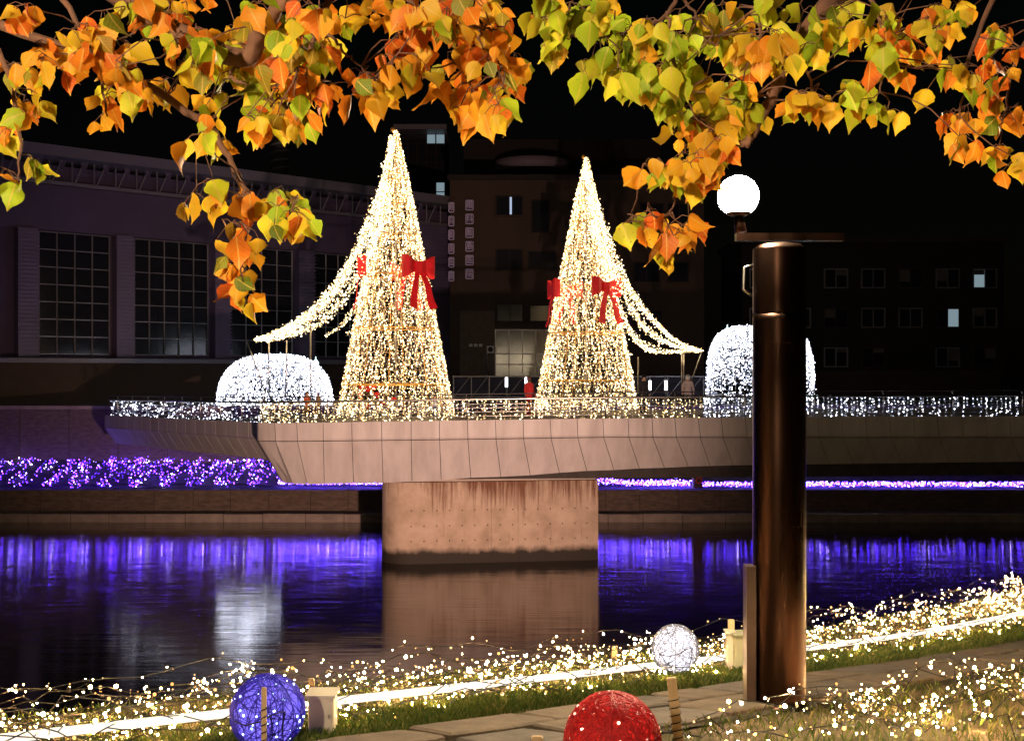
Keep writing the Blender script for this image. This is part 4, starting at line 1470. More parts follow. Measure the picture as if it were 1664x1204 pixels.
def grass():
    m, nt, b = newmat('grass_blade')
    b.inputs['Roughness'].default_value = .7
    g = N(nt, 'ShaderNodeNewGeometry')
    r = ramp(nt, g.outputs['Random Per Island'], [(0, (0.035, 0.075, 0.008)), (.5, (0.085, 0.13, 0.015)), (.8, (0.15, 0.17, 0.03)), (1, (0.28, 0.22, 0.08))])
    nt.links.new(r.outputs['Color'], b.inputs['Base Color'])
    tr = N(nt, 'ShaderNodeBsdfTranslucent')
    nt.links.new(r.outputs['Color'], tr.inputs['Color'])
    mx = N(nt, 'ShaderNodeMixShader')
    mx.inputs['Fac'].default_value = .35
    nt.links.new(b.outputs[0], mx.inputs[1])
    nt.links.new(tr.outputs[0], mx.inputs[2])
    nt.links.new(mx.outputs[0], nt.nodes['Material Output'].inputs['Surface'])
    V, Fc = [], []

    def blade(u, v, h, w):
        x, y = uv(u, v)
        z = zg(x, y) - .01
        a = random.uniform(0, 6.28)
        dx, dy = math.cos(a) * w / 2, math.sin(a) * w / 2
        l, la = h * random.uniform(.1, .75), random.uniform(0, 6.28)
        lx, ly = l * math.cos(la), l * math.sin(la)
        n = len(V)
        V.extend([(x - dx, y - dy, z), (x + dx, y + dy, z), (x + dx * .6 + lx * .35, y + dy * .6 + ly * .35, z + h * .6), (x + lx, y + ly, z + h)])
        Fc.append((n, n + 1, n + 2, n + 3))

    for i in range(52000):
        u = random.triangular(-3, 24, 6)
        v = PATH_OUT - .06 + random.random() ** 1.1 * .95
        if math.sin(u * 2.1) * .12 + PATH_OUT + .03 > v: continue
        edge = min(1, (v - PATH_OUT + .1) / .25)
        blade(u, v, random.uniform(.035, .10) * (.5 + .5 * edge), random.uniform(.004, .008))
    for i in range(14000):
        u = random.triangular(-5, 24, 6)
        v = random.uniform(PATH_OUT + .9, CREST + .2)
        blade(u, v, random.uniform(.03, .10), random.uniform(.004, .008))
    for i in range(7000):
        u = random.triangular(2, 22, 8)
        v = random.uniform(3.0, PATH_IN - .05)
        blade(u, v, random.uniform(.03, .10), random.uniform(.004, .008))
    o = meshobj('grass', V, Fc, m)
    tag(o, 'short green grass on the near bank', kind='stuff')


grass()


def string_light(label, fn, u0, u1, step, mat, group, clump=True, cablemat='wire'):
    """a cable along the bank with bulbs; fn(u) -> (v, height)"""
    pts, cab, extra = [], [], []
    u = u0
    while u < u1:
        v, h = fn(u)
        x, y = uv(u, v)
        z = zg(x, y) + h
        cab.append((x, y, z))
        pts.append((x + random.gauss(0, .03), y + random.gauss(0, .03), z + random.uniform(-.05, .05)))
        if clump and random.random() < .22:
            for _ in range(random.randint(2, 6)):
                extra.append((x + random.gauss(0, .06), y + random.gauss(0, .06), max(zg(x, y) + .015, z + random.gauss(0, .04))))
        u += step * random.uniform(.35, 1.75)
    t = thing('string_light', label, 'string lights', cab[0], group)
    MB().tube(cab, .0045, 4).build('cable', M[cablemat], t)
    k = len(pts)
    allp = pts + extra
    bulbs('bulb_field', allp, [random.uniform(.010, .017) if random.random() < .15 else random.uniform(.004, .009) for _ in allp], mat, t, True)
    # sockets
    mb = MB()
    for p, c in zip(pts, cab): mb.tube([c, p], .004, 3, False)
    o = mb.build('leads', M[cablemat], t)
    o['kind'] = 'stuff'


def bank_lights():
    labs = 'string of warm bulbs strewn over the grass bank behind the path'
    for k in range(16):
        v0 = 7.08 + k * .13
        ph, a1, f1 = random.uniform(0, 6), random.uniform(.06, .16), random.uniform(1.2, 2.6)
        hh = random.uniform(.03, .16)
        fn = lambda u, v0=v0, ph=ph, a1=a1, f1=f1, hh=hh: (v0 + a1 * math.sin(f1 * u + ph) + random.gauss(0, .03), max(.02, hh + .06 * math.sin(3.3 * u + ph) + random.gauss(0, .03)))
        string_light(labs, fn, -1.5 + random.random(), 22, .16, M['warm_bank'], 'warm string lights strewn over the bank')
    fn = lambda u: (CREST - .1, .27 + .05 * math.sin(2.6 * u) + .03 * math.sin(6.1 * u))
    string_light('upper string of warm bulbs slung between stakes along the crest of the bank', fn, -2, 22, .2, M['warm_bank'], None, clump=False)
    labs = 'string of warm bulbs strewn over the planting bed in front of the path'
    for k in range(8):
        v0 = 3.4 + k * .24
        ph = random.uniform(0, 6)
        fn = lambda u, v0=v0, ph=ph: (v0 + .12 * math.sin(1.7 * u + ph) + random.gauss(0, .03), max(.03, .14 + .09 * math.sin(2.9 * u + ph) + random.gauss(0, .04)))
        string_light(labs, fn, 6.2 + random.random(), 20, .15, M['warm_bank'], 'warm string lights over the planting bed')
    # white bar along the bank, its brightly lit look put in as emission
    bar = thing('white_bar', 'long straight white bar with an added glow running along the bank between stakes', 'light bar', (*uv(2, 7.5), zuv(2, 7.5)))
    mat = glow('bar_glow', (1.0, 0.90, 0.76), 1.35)
    us = np.arange(-2.0, 22, 1.8)
    for i, (a, b) in enumerate(zip(us, us[1:])):
        pa, pb = Vector((*uv(a + .01, 7.5), zuv(a, 7.5) + .11)), Vector((*uv(b - .01, 7.5), zuv(b, 7.5) + .11))
        MB().beam(pa, pb, .028, .055).build('bar_section', mat, bar)
        MB().box((pa.x, pa.y + .02, pa.z - .06), (.02, .02, .16)).build('clip', M['steel'], bar)


bank_lights()


def stake(name, label, px, top, bot, wpx, Y, group='timber stakes on the bank', lean=0.0, cable=False, mat='wood'):
    a, b = P(px, top, Y), P(px + lean, bot, Y)
    b.z = min(b.z, zg(b.x, b.y) - .03)
    w = wpx * Y / F
    t = thing(name, label, 'stake', b, group)
    MB().beam(b, a, w, w * .6).build('shaft', M[mat], t)
    MB().beam(a, a + (a - b).normalized() * .006, w * .82, w * .45).build('chamfered_top', M[mat], t)
    if cable:
        n = 60
        pts = []
        for i in range(n):
            f = i / (n - 1)
            an = f * 2 * math.pi * 6
            c = lerp(b, a, .15 + .6 * f)
            pts.append(c + Vector((w * .62 * math.cos(an), w * .42 * math.sin(an), 0)))
        MB().tube(pts, .004, 5).build('cable', M['wire'], t)
    return t


stake('timber_stake', 'timber stake rising behind the cream box', 506, 1103, 1190, 9, 8.6, lean=3)
stake('timber_stake', 'short timber stake on the crest left of the white ball', 999, 1050, 1090, 9, 13.2, lean=-2)
stake('timber_stake', 'pale timber stake wrapped in cable below the white ball', 1091, 1102, 1225, 15, 7.9, lean=14, cable=True)
stake('timber_stake', 'timber stake behind the olive box by the lamp column', 1188, 1007, 1110, 10, 12.6)
stake('timber_stake', 'pinkish timber stake in front of the blue ball', 429, 1118, 1212, 8, 7.4, cable=True)
stake('timber_stake', 'timber stake top at the bottom edge left of the red ball', 873, 1197, 1290, 19, 6.6)


def cable_box(label, px0, px1, py0, py1, Y, mat, deep=.18):
    a, b = P(px0, py0, Y), P(px1, py1, Y)
    zb = b.z
    t = thing('junction_box', label, 'junction box', ((a.x + b.x) / 2, Y, zb))
    c = ((a.x + b.x) / 2, Y + deep / 2, (a.z + zb) / 2)
    w, h = b.x - a.x, a.z - zb
    mb = MB()
    # bevelled body
    bv = .008
    vs = []
    for yy, ins in ((Y, bv), (Y + bv, 0), (Y + deep, 0)):
        vs += [(a.x + ins, yy, zb + ins), (b.x - ins, yy, zb + ins), (b.x - ins, yy, a.z - ins), (a.x + ins, yy, a.z - ins)]
    fs = [(0, 1, 2, 3), (11, 10, 9, 8)]
    for l in (0, 4):
        for i in range(4): fs.append((l + (i + 1) % 4, l + i, l + i + 4, l + (i + 1) % 4 + 4))
    MB().add(vs, fs).build('body', mat, t)
    MB().box((c[0], Y - .004, c[2] - .01), (w * .86, .012, h * .9)).build('door', mat, t)
    MB().box((c[0], Y + deep / 2 - .01, a.z + .008), (w + .03, deep + .05, .016)).build('rain_hood', mat, t)
    MB().box((c[0] + w * .33, Y - .014, c[2]), (.012, .012, .03)).build('latch', M['steel'], t)
    zz = zg(c[0], Y + .05)
    MB().box((c[0], Y + deep / 2 + .02, (zb + zz) / 2 - .03), (.05, .04, max(.05, zb - zz + .1))).build('leg', M['wood'], t)
    MB().tube([(c[0] + w * .2, Y + .02, zb), (c[0] + w * .2, Y - .01, zb - .04), (c[0] - .05, Y - .03, zb - .05), (c[0] - .2, Y, zz + .01)], .006, 5).build('cable', M['wire'], t)


cable_box('cream junction box on the bank between the blue ball and the white bar', 500, 542, 1132, 1193, 8.25, M['box'])
cable_box('olive junction box on the bank beside the lamp column', 1194, 1216, 1032, 1086, 12.4, M['box_olive'])
cable_box('narrow grey junction box left of the olive box', 1181, 1193, 1028, 1090, 12.5, M['box'], .12)


# ------------------------------------------------------------------ thread balls
def thread_ball(label, px, py, dpx, Y, colr, core, ledmat, thread, nthread, seed, stakez=True):
    rnd = random.Random(seed)
    c = P(px, py, Y)
    R = dpx * Y / F / 2
    t = thing('thread_ball', label, 'light ball', (c.x, c.y, c.z - R), 'thread ball lamps on the bank')
    # inner diffuser
    prof = [(R * .9 * math.sin(a), -R * .9 * math.cos(a)) for a in np.linspace(.02, math.pi - .02, 17)]
    MB().lathe(tuple(c), prof, 28).build('core', core, t, True)

    def wind(n, r, k, tube_r, sides):
        mb = MB()
        for i in range(n):
            nrm = Vector((rnd.gauss(0, 1), rnd.gauss(0, 1), rnd.gauss(0, 1))).normalized()
            u = nrm.orthogonal().normalized()
            w = nrm.cross(u)
            off = rnd.uniform(-.75, .75)
            rr = math.sqrt(max(.05, 1 - off * off))
            a0, a1 = rnd.uniform(0, 6.28), rnd.uniform(1.2, 4.5)
            wob = rnd.uniform(0, .08)
            pts = []
            for j in range(k):
                a = a0 + a1 * j / (k - 1)
                q = (u * math.cos(a) + w * math.sin(a)) * rr + nrm * (off + wob * math.sin(3 * a))
                pts.append(c + q.normalized() * r * rnd.uniform(.985, 1.01))
            mb.tube(pts, tube_r * rnd.uniform(.6, 1.3), sides, False)
        return mb

    o = wind(nthread, R * .985, 16, R * .012, 3).build('thread_winding', thread, t, True)
    o['kind'] = 'stuff'
    # wire hoops
    for i in range(3):
        a = math.pi * i / 3 + .4
        pts = [c + Vector((math.cos(a) * math.cos(b), math.sin(a) * math.cos(b), math.sin(b))) * R for b in np.linspace(-1.57, 4.71, 33)]
        MB().tube(pts, R * .016, 5, False).build('hoop', thread, t, True)
    pts = []
    for i in range(90):
        d = Vector((rnd.gauss(0, 1), rnd.gauss(0, 1), rnd.gauss(0, 1))).normalized()
        pts.append(tuple(c + d * R * rnd.uniform(.93, 1.0)))
    bulbs('bulb_field', pts, [R * rnd.uniform(.015, .04) for _ in pts], ledmat, t, True)
    # black lead cable across the front
    ca = [c + Vector((x, -math.sqrt(max(0, 1.02 - x * x - z * z)), z)) * R for x, z in ((-.75, -.05), (-.4, -.1), (0, .02), (.35, .2), (.6, .22), (.55, -.2), (.5, -.75))]
    MB().tube(ca, R * .02, 5).build('lead_cable', M['wire'], t, True)
    zz = zg(c.x, c.y)
    if c.z - R > zz - .05:
        MB().box((c.x, c.y, (c.z - R + zz) / 2 - .02), (.05, .04, c.z - R - zz + .12)).build('peg', M['wood'], t)


bl = surf('blue_thread', (0.035, 0.02, 0.55), rough=.6)
rl = surf('red_thread', (0.62, 0.012, 0.015), (0.42, 0.006, 0.01), rough=.6, scale=20)
wl = surf('white_thread', (0.30, 0.29, 0.34), (0.12, 0.12, 0.15), rough=.6, scale=25)
M['blue_ball'] = emit('blue_ball_led', [(0, (0.3, 0.5, 1)), (.6, (0.6, 0.75, 1)), (1, (.5, .95, 1))], 3, 9)
M['red_ball'] = emit('red_ball_led', [(0, (1, 0.45, 0.3)), (1, (1, 0.75, 0.55))], 1, 4)
M['white_ball'] = emit('white_ball_led', [(0, (0.85, 0.85, 1)), (1, (1, .95, 1))], 3, 8)
thread_ball('ball wound with blue glowing thread on the bank beside the cream box', 435, 1156, 122, 7.8, None, glow('blue_core', (0.22, 0.16, 1.0), 1.3), M['blue_ball'], bl, 230, 5)
thread_ball('ball wound with red thread in the planting bed at the bottom edge', 995, 1204, 160, 6.4, None, glow('red_core', (1.0, 0.03, 0.02), .75), M['red_ball'], rl, 420, 6)
thread_ball('glowing white thread ball on the bank above the cable-wrapped stake', 1097, 1054, 79, 12.0, None, glow('white_core', (0.93, 0.90, 1.0), 1.7), M['white_ball'], wl, 150, 8)


# ------------------------------------------------------------------ overhanging autumn trees
def leafmat(name, stops):
    m, nt, b = newmat(name)
    L = nt.links.new
    b.inputs['Roughness'].default_value = .55
    b.inputs['Specular IOR Level'].default_value = .35
    oi = N(nt, 'ShaderNodeObjectInfo')
    g = N(nt, 'ShaderNodeNewGeometry')
    ad = N(nt, 'ShaderNodeMath', operation='ADD')
    L(oi.outputs['Random'], ad.inputs[0]); L(g.outputs['Random Per Island'], ad.inputs[1])
    fr = N(nt, 'ShaderNodeMath', operation='FRACT'); L(ad.outputs[0], fr.inputs[0])
    no = N(nt, 'ShaderNodeTexNoise', Scale=26, Detail=3)
    L(g.outputs['Position'], no.inputs['Vector'])
    ma = N(nt, 'ShaderNodeMath', operation='MULTIPLY_ADD'); ma.inputs[1].default_value = .5; ma.inputs[2].default_value = -.25
    L(no.outputs['Fac'], ma.inputs[0])
    a2 = N(nt, 'ShaderNodeMath', operation='ADD', use_clamp=True)
    L(fr.outputs[0], a2.inputs[0]); L(ma.outputs[0], a2.inputs[1])
    r = ramp(nt, a2.outputs[0], stops)
    # veins from the leaf's own coordinates
    uvn = N(nt, 'ShaderNodeUVMap')
    sp = N(nt, 'ShaderNodeSeparateXYZ'); L(uvn.outputs[0], sp.inputs[0])
    ab = N(nt, 'ShaderNodeMath', operation='ABSOLUTE'); L(sp.outputs['X'], ab.inputs[0])
    sl = N(nt, 'ShaderNodeMath', operation='MULTIPLY_ADD'); sl.inputs[1].default_value = -.8
    L(ab.outputs[0], sl.inputs[0]); L(sp.outputs['Y'], sl.inputs[2])
    sc = N(nt, 'ShaderNodeMath', operation='MULTIPLY'); sc.inputs[1].default_value = 38
    L(sl.outputs[0], sc.inputs[0])
    si = N(nt, 'ShaderNodeMath', operation='SINE'); L(sc.outputs[0], si.inputs[0])
    v1 = ramp(nt, si.outputs[0], [(.93, (0, 0, 0)), (1.0, (.35, .35, .35))])
    v2 = ramp(nt, ab.outputs[0], [(0.012, (.7, .7, .7)), (.03, (0, 0, 0))])
    mxv = N(nt, 'ShaderNodeMath', operation='MAXIMUM'); L(v1.outputs[0], mxv.inputs[0]); L(v2.outputs[0], mxv.inputs[1])
    mx = N(nt, 'ShaderNodeMix', data_type='RGBA')
    mx.inputs['B'].default_value = (0.75, 0.5, 0.12, 1)
    L(mxv.outputs[0], mx.inputs['Factor']); L(r.outputs['Color'], mx.inputs['A'])
    # brown specks
    ns = N(nt, 'ShaderNodeTexNoise', Scale=140, Detail=2)
    L(g.outputs['Position'], ns.inputs['Vector'])
    rs = ramp(nt, ns.outputs['Fac'], [(.70, (0, 0, 0)), (.76, (.8, .8, .8))])
    m3 = N(nt, 'ShaderNodeMix', data_type='RGBA')
    m3.inputs['B'].default_value = (0.13, 0.04, 0.012, 1)
    L(rs.outputs['Color'], m3.inputs['Factor']); L(mx.outputs['Result'], m3.inputs['A'])
    L(m3.outputs['Result'], b.inputs['Base Color'])
    tr = N(nt, 'ShaderNodeBsdfTranslucent'); L(m3.outputs['Result'], tr.inputs['Color'])
    ms = N(nt, 'ShaderNodeMixShader'); ms.inputs['Fac'].default_value = .45
    L(b.outputs[0], ms.inputs[1]); L(tr.outputs[0], ms.inputs[2])
    L(ms.outputs[0], nt.nodes['Material Output'].inputs['Surface'])
    return m


LM = {
    'o': leafmat('leaf_orange', [(0, (0.62, 0.10, 0.010)), (.3, (0.78, 0.21, 0.012)), (.7, (0.82, 0.33, 0.015)), (1, (0.72, 0.42, 0.02))]),
    'y': leafmat('leaf_yellow', [(0, (0.80, 0.34, 0.015)), (.4, (0.82, 0.50, 0.02)), (.75, (0.72, 0.52, 0.02)), (1, (0.50, 0.48, 0.02))]),
    'g': leafmat('leaf_green', [(0, (0.26, 0.38, 0.012)), (.4, (0.40, 0.52, 0.02)), (.75, (0.58, 0.60, 0.025)), (1, (0.74, 0.62, 0.03))]),
    'd': leafmat('leaf_dull', [(0, (0.12, 0.18, 0.012)), (.5, (0.30, 0.26, 0.02)), (1, (0.42, 0.20, 0.015))]),
}
BARK = surf('bark', (0.20, 0.09, 0.05), (0.10, 0.045, 0.03), rough=.85, scale=9, stretch=(1, 1, .3), bump=.01)


def leaf_shape(seed):
    """deltoid leaf with a drawn-out tip, hanging from the origin down -z, facing -y; unit length"""
    rnd = random.Random(seed)
    prof = [(0, 0.0), (.03, .09), (.08, .20), (.15, .31), (.24, .385), (.33, .415), (.42, .405), (.52, .355), (.62, .285), (.71, .205), (.79, .13), (.86, .075), (.93, .035), (1.0, 0.0)]
    wsc = rnd.uniform(.92, 1.12)
    fold, curl, twist = rnd.uniform(.03, .6), rnd.uniform(-.45, .55), rnd.uniform(-.9, .9)
    wav, wph = rnd.uniform(0, .07), rnd.uniform(0, 6)
    V, UV, Fc = [], [], []
    for t, w in prof:
        w *= wsc
        for s in (-1, 0, 1):
            jw = w * (1 + rnd.uniform(-.11, .09)) if s else 0
            x = s * jw
            y = fold * abs(x) + curl * t * t + wav * math.sin(9 * t + wph + s) * abs(s)
            lobe = .05 if (s and t < .1) else 0
            a = twist * t
            V.append((x * math.cos(a) - y * math.sin(a), x * math.sin(a) + y * math.cos(a), -(t - lobe)))
            UV.append((x, t))
    for i in range(len(prof) - 1):
        for k in (0, 1):
            a = 3 * i + k
            Fc.append((a, a + 3, a + 4, a + 1))
    return V, Fc, UV


SHAPES = [leaf_shape(s) for s in range(14)]
LEAFME = {}
for key, mt in LM.items():
    for i, (V, Fc, UV) in enumerate(SHAPES):
        o = meshobj('leaf', V, Fc, mt, None, True, UV)
        LEAFME[key, i] = o.data
        bpy.data.objects.remove(o)

PAL = {'mix': 'oooyyyggd', 'or': 'ooooooood', 'gr': 'gggggggyd', 'yo': 'yyyooog', 'yg': 'ggggyyy'}


def canopy(name, label, trunk, branches, clusters, seed):
    rnd = random.Random(seed)
    tx, ty = trunk
    zb = zg(tx, ty)
    root = thing(name, label, 'tree', (tx, ty, zb), 'autumn trees overhanging the view')
    tr = [Vector((tx, ty, zb - .1)), Vector((tx + .03, ty, zb + 1)), Vector((tx - .04, ty + .05, zb + 2.6)), Vector((tx, ty, zb + 4.2)), Vector((tx + .05, ty, zb + 6))]
    MB().tube(tr, [.17, .13, .115, .09, .05], 14).build('trunk', BARK, root, True)
    samples = []
    for (pts, r0, r1, link) in branches:
        w = [P(x, y, d) for x, y, d in pts]
        if link:
            w = [tr[link]] + w
        # smooth
        sm = []
        for i in range(len(w) - 1):
            p0, p1, p2, p3 = w[max(i - 1, 0)], w[i], w[i + 1], w[min(i + 2, len(w) - 1)]
            for s in np.linspace(0, 1, 7, endpoint=False):
                sm.append(.5 * ((2 * p1) + (p2 - p0) * s + (2 * p0 - 5 * p1 + 4 * p2 - p3) * s * s + (3 * p1 - p0 - 3 * p2 + p3) * s ** 3) + Vector((rnd.gauss(0, .003), rnd.gauss(0, .003), rnd.gauss(0, .003))))
        sm.append(w[-1])
        k = len(sm)
        MB().tube(sm, [lerp(r0, r1, (i / k) ** .7) for i in range(k)], 8).build('branch', BARK, root, True)
        samples += sm
    twigs, leaves = MB(), []
    for (px, py, rx, ry, n, pal, d) in clusters:
        n = round(n * 1.3)
        nn = max(1, round(n / 4.5))
        for q in range(nn):
            a, rr = rnd.uniform(0, 6.28), math.sqrt(rnd.random())
            node = P(px + rx * rr * math.cos(a), py - 12 + ry * rr * math.sin(a) * .9, d + rnd.uniform(-.35, .35))
            near = min(samples, key=lambda s: (s - node).length_squared)
            mid = lerp(near, node, .6) + Vector((rnd.uniform(-.02, .02), rnd.uniform(-.02, .02), rnd.uniform(-.01, .03)))
            m1 = lerp(near, mid, .5) + Vector((rnd.uniform(-.012, .012), rnd.uniform(-.012, .012), rnd.uniform(-.012, .012)))
            if (near - node).length < .75:
                twigs.tube([near, m1, mid, node], [.0028, .0024, .002, .0015], 5)
            else:
                up = node + Vector((rnd.uniform(-.08, .08), rnd.uniform(0, .2), rnd.uniform(.2, .4)))
                twigs.tube([near, lerp(near, up, .6), up, lerp(up, node, .5) + Vector((.02, 0, 0)), node], [.004, .0035, .003, .0022, .0015], 5)
            for _ in range(max(1, round(n / nn + rnd.uniform(-1, 1)))):
                az = rnd.uniform(0, 6.28)
                pl = rnd.uniform(.02, .055)
                b = node + Vector((math.cos(az) * pl * .9, math.sin(az) * pl * .7, -rnd.uniform(-.3, 1) * pl))
                twigs.tube([node, lerp(node, b, .5) + Vector((0, 0, .008)), b], [.0013, .0011, .0010], 4, False)
                size = rnd.choice((rnd.uniform(.034, .06), rnd.uniform(.05, .08), rnd.uniform(.055, .082))) * (d / 3.3) ** .5
                key = rnd.choice(PAL[pal])
                leaves.append((b, size, rnd.gauss(0, .75), rnd.gauss(.12, .35), rnd.gauss(0, .42), key, rnd.randrange(14)))
    twigs.build('twig_sprays', BARK, root, True)['kind'] = 'stuff'
    # the largest as objects of their own, the rest as one
    def inframe(l):
        b = l[0]
        x, y = 832 + F * b.x / b.y, 602 - F * (b.z - ZC) / b.y
        return -20 < x < 1684 and y > -10
    leaves.sort(key=lambda l: (not inframe(l), -l[1] / l[0].y))
    off = origin(root)
    rest = {}
    for i, (b, size, yaw, pitch, roll, key, sh) in enumerate(leaves):
        R = Matrix.Rotation(yaw, 4, 'Z') @ Matrix.Rotation(pitch, 4, 'X') @ Matrix.Rotation(roll, 4, 'Y')
        if i < 300:
            o = bpy.data.objects.new('leaf', LEAFME[key, sh])
            COL.objects.link(o)
            o.parent = root
            o.matrix_basis = Matrix.Translation(b - off) @ R @ Matrix.Scale(size, 4)
        else:
            V, Fc, UV = SHAPES[sh]
            rv, rf, ru = rest.setdefault(key, ([], [], []))
            n = len(rv)
            rv += [b + (R @ Vector(v)) * size for v in V]
            rf += [tuple(j + n for j in f) for f in Fc]
            ru += UV
    for key, (rv, rf, ru) in rest.items():
        o = meshobj('foliage', rv, rf, LM[key], root, True, ru)
        o['kind'] = 'stuff'


D = 3.3
left_br = [
    ([(-420, -330, 3.4), (60, -80, 3.4), (374, 92, 3.35), (420, 45, 3.3), (470, 0, 3.2), (540, -50, 3.1)], .05, .012, 3),
    ([(100, -70, 3.4), (330, -60, 3.4), (520, -30, 3.3), (522, 38, 3.25), (500, 85, 3.2), (486, 108, 3.2)], .02, .003, 0),
    ([(522, 38, 3.25), (552, 75, 3.2), (575, 100, 3.2), (608, 132, 3.2)], .005, .002, 0),
    ([(374, 125, 3.4), (400, 138, 3.4), (440, 162, 3.4), (480, 158, 3.4)], .006, .002, 0),
    ([(374, 120, 3.4), (392, 97, 3.4), (405, 70, 3.4)], .006, .003, 0),
    ([(-60, 20, 3.5), (200, 120, 3.5), (330, 200, 3.5), (374, 262, 3.45), (396, 305, 3.4), (408, 330, 3.4), (398, 380, 3.4), (393, 430, 3.4)], .016, .002, 0),
    ([(396, 305, 3.4), (430, 335, 3.4), (455, 325, 3.4), (484, 318, 3.4)], .004, .0015, 0),
    ([(520, -30, 3.3), (680, -40, 3.4), (760, 20, 3.5), (740, 70, 3.5), (750, 110, 3.5), (765, 140, 3.5)], .012, .002, 0),
    ([(620, -35, 3.4), (680, 10, 3.4), (720, 38, 3.4), (780, 45, 3.4), (800, 50, 3.4), (830, 35, 3.4)], .008, .002, 0),
    ([(780, 45, 3.4), (790, 90, 3.4), (812, 110, 3.4)], .004, .0015, 0),
    ([(60, -80, 3.4), (120, 30, 3.4), (160, 120, 3.4), (175, 190, 3.4)], .012, .002, 0),
    ([(-200, -100, 3.5), (-20, 60, 3.5), (30, 200, 3.5), (25, 300, 3.5)], .014, .002, 0),
]
left_cl = [
    (430, 55, 58, 62, 38, 'mix', 3.35), (402, 150, 36, 80, 36, 'mix', 3.4), (445, 185, 62, 46, 34, 'mix', 3.4), (505, 125, 48, 34, 16, 'or', 3.25), (560, 22, 62, 26, 16, 'yo', 3.3),
    (578, 140, 40, 24, 11, 'or', 3.2), (618, 150, 36, 24, 10, 'yo', 3.2), (510, 55, 28, 45, 12, 'mix', 3.3), (655, 108, 24, 22, 7, 'yo', 3.3), (480, 60, 30, 50, 12, 'mix', 3.4),
    (715, 55, 72, 58, 50, 'or', 3.45), (800, 110, 50, 55, 34, 'or', 3.45), (742, 140, 40, 34, 16, 'or', 3.45), (736, 182, 20, 18, 7, 'or', 3.4), (812, 172, 26, 20, 8, 'yo', 3.4),
    (690, 20, 52, 26, 16, 'yo', 3.4), (790, 30, 62, 30, 22, 'or', 3.4), (620, 20, 26, 22, 7, 'yo', 3.4),
    (390, 320, 24, 26, 9, 'or', 3.4), (432, 338, 34, 26, 10, 'mix', 3.4), (458, 370, 24, 30, 9, 'mix', 3.4), (390, 385, 24, 34, 9, 'or', 3.4), (388, 438, 20, 36, 9, 'or', 3.4), (386, 488, 16, 16, 4, 'yo', 3.4),
    (335, 60, 50, 68, 28, 'mix', 3.4), (262, 45, 60, 60, 26, 'yo', 3.5), (180, 60, 66, 66, 26, 'mix', 3.4), (92, 60, 70, 76, 28, 'or', 3.5), (24, 130, 40, 84, 20, 'mix', 3.5),
    (305, 150, 52, 46, 18, 'mix', 3.5), (345, 225, 34, 40, 11, 'yo', 3.45), (342, 330, 30, 44, 9, 'mix', 3.4), (205, 145, 48, 40, 11, 'yo', 3.4), (165, 190, 26, 30, 7, 'or', 3.4), (28, 255, 28, 46, 9, 'mix', 3.5),
]
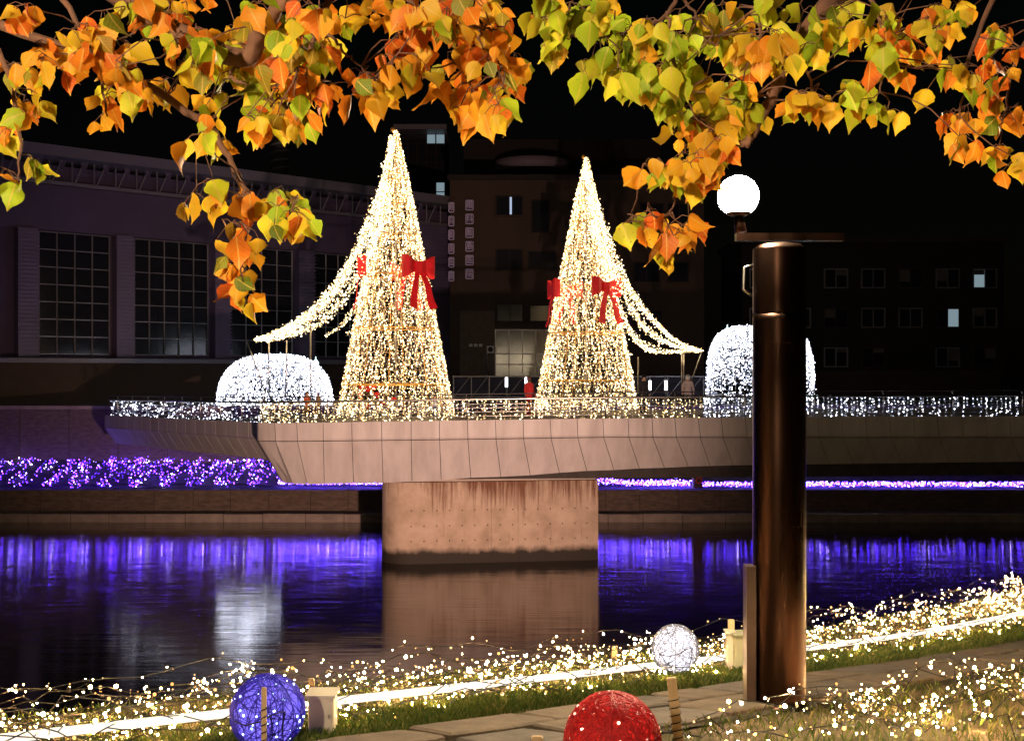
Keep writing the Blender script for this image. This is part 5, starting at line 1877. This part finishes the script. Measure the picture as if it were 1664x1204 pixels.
right_br = [
    ([(2050, -260, 4.0), (1640, -60, 3.8), (1400, -30, 3.6), (1290, 80, 3.5), (1256, 152, 3.45), (1222, 222, 3.4), (1190, 240, 3.4), (1130, 262, 3.4)], .05, .004, 3),
    ([(1400, -30, 3.6), (1255, -20, 3.5), (1240, 30, 3.5), (1232, 75, 3.5)], .014, .003, 0),
    ([(1255, -20, 3.5), (1130, -40, 3.4), (1085, 22, 3.35), (1045, 42, 3.3), (975, 62, 3.3), (930, 58, 3.3)], .010, .002, 0),
    ([(1085, 22, 3.35), (1090, 60, 3.3), (1098, 100, 3.3), (1110, 150, 3.3)], .006, .002, 0),
    ([(1110, 0, 3.4), (1140, 35, 3.4), (1165, 60, 3.4)], .005, .002, 0),
    ([(1256, 152, 3.45), (1215, 165, 3.4), (1170, 185, 3.4), (1130, 195, 3.4)], .005, .002, 0),
    ([(1190, 240, 3.4), (1120, 290, 3.35), (1098, 318, 3.35), (1085, 350, 3.35), (1060, 352, 3.35), (1020, 348, 3.35)], .0045, .0015, 0),
    ([(1130, 262, 3.4), (1090, 270, 3.4), (1060, 268, 3.4)], .003, .0015, 0),
    ([(1130, -40, 3.4), (980, -50, 3.4), (905, 0, 3.4), (885, 40, 3.4)], .008, .002, 0),
    ([(1400, -30, 3.6), (1440, 60, 3.6), (1430, 150, 3.6)], .010, .002, 0),
    ([(1640, -60, 3.8), (1580, 80, 3.7), (1560, 190, 3.7)], .012, .002, 0),
    ([(1800, -100, 3.9), (1660, 80, 3.8), (1630, 200, 3.8)], .012, .002, 0),
    ([(1290, 80, 3.5), (1320, 140, 3.5), (1325, 190, 3.5)], .006, .002, 0),
]
right_cl = [
    (900, 35, 42, 44, 26, 'gr', 3.4), (893, 72, 18, 18, 7, 'gr', 3.4), (960, 98, 28, 22, 8, 'gr', 3.3), (1000, 28, 60, 34, 24, 'yg', 3.3), (1055, 90, 66, 48, 44, 'gr', 3.3), (1012, 145, 36, 26, 9, 'gr', 3.3),
    (1105, 150, 46, 42, 28, 'gr', 3.3), (1130, 60, 48, 56, 26, 'yg', 3.4), (1198, 60, 48, 56, 22, 'mix', 3.45), (1180, 155, 48, 52, 28, 'yg', 3.4), (1240, 95, 38, 56, 18, 'yo', 3.5), (1252, 15, 38, 22, 9, 'yg', 3.5),
    (1135, 212, 42, 28, 22, 'yo', 3.4), (1176, 220, 26, 24, 18, 'yo', 3.4), (1128, 300, 22, 14, 5, 'yo', 3.4), (1085, 282, 40, 20, 12, 'yo', 3.4), (1138, 268, 30, 22, 14, 'yo', 3.4), (1036, 352, 30, 22, 11, 'yo', 3.35), (1100, 358, 28, 32, 12, 'or', 3.35), (1075, 396, 24, 16, 5, 'yo', 3.35),
    (1240, 180, 30, 30, 8, 'yg', 3.5), (1312, 60, 48, 58, 24, 'yg', 3.5), (1385, 50, 56, 56, 24, 'gr', 3.6), (1460, 70, 66, 66, 28, 'yo', 3.6), (1550, 70, 66, 76, 30, 'mix', 3.7), (1632, 130, 46, 90, 24, 'or', 3.8),
    (1325, 165, 34, 44, 13, 'yo', 3.5), (1425, 165, 42, 42, 12, 'yg', 3.6), (1560, 205, 42, 42, 12, 'or', 3.7), (1636, 255, 30, 40, 8, 'yo', 3.8),
]
canopy('autumn_tree', 'orange and yellow leafed branches of an autumn tree hanging in from the left', (-3.9, 3.2), left_br, left_cl, 31)
canopy('autumn_tree', 'green and yellow leafed branches of a tree hanging in from the right beside the lamp', (4.2, 4.4), right_br, right_cl, 32)
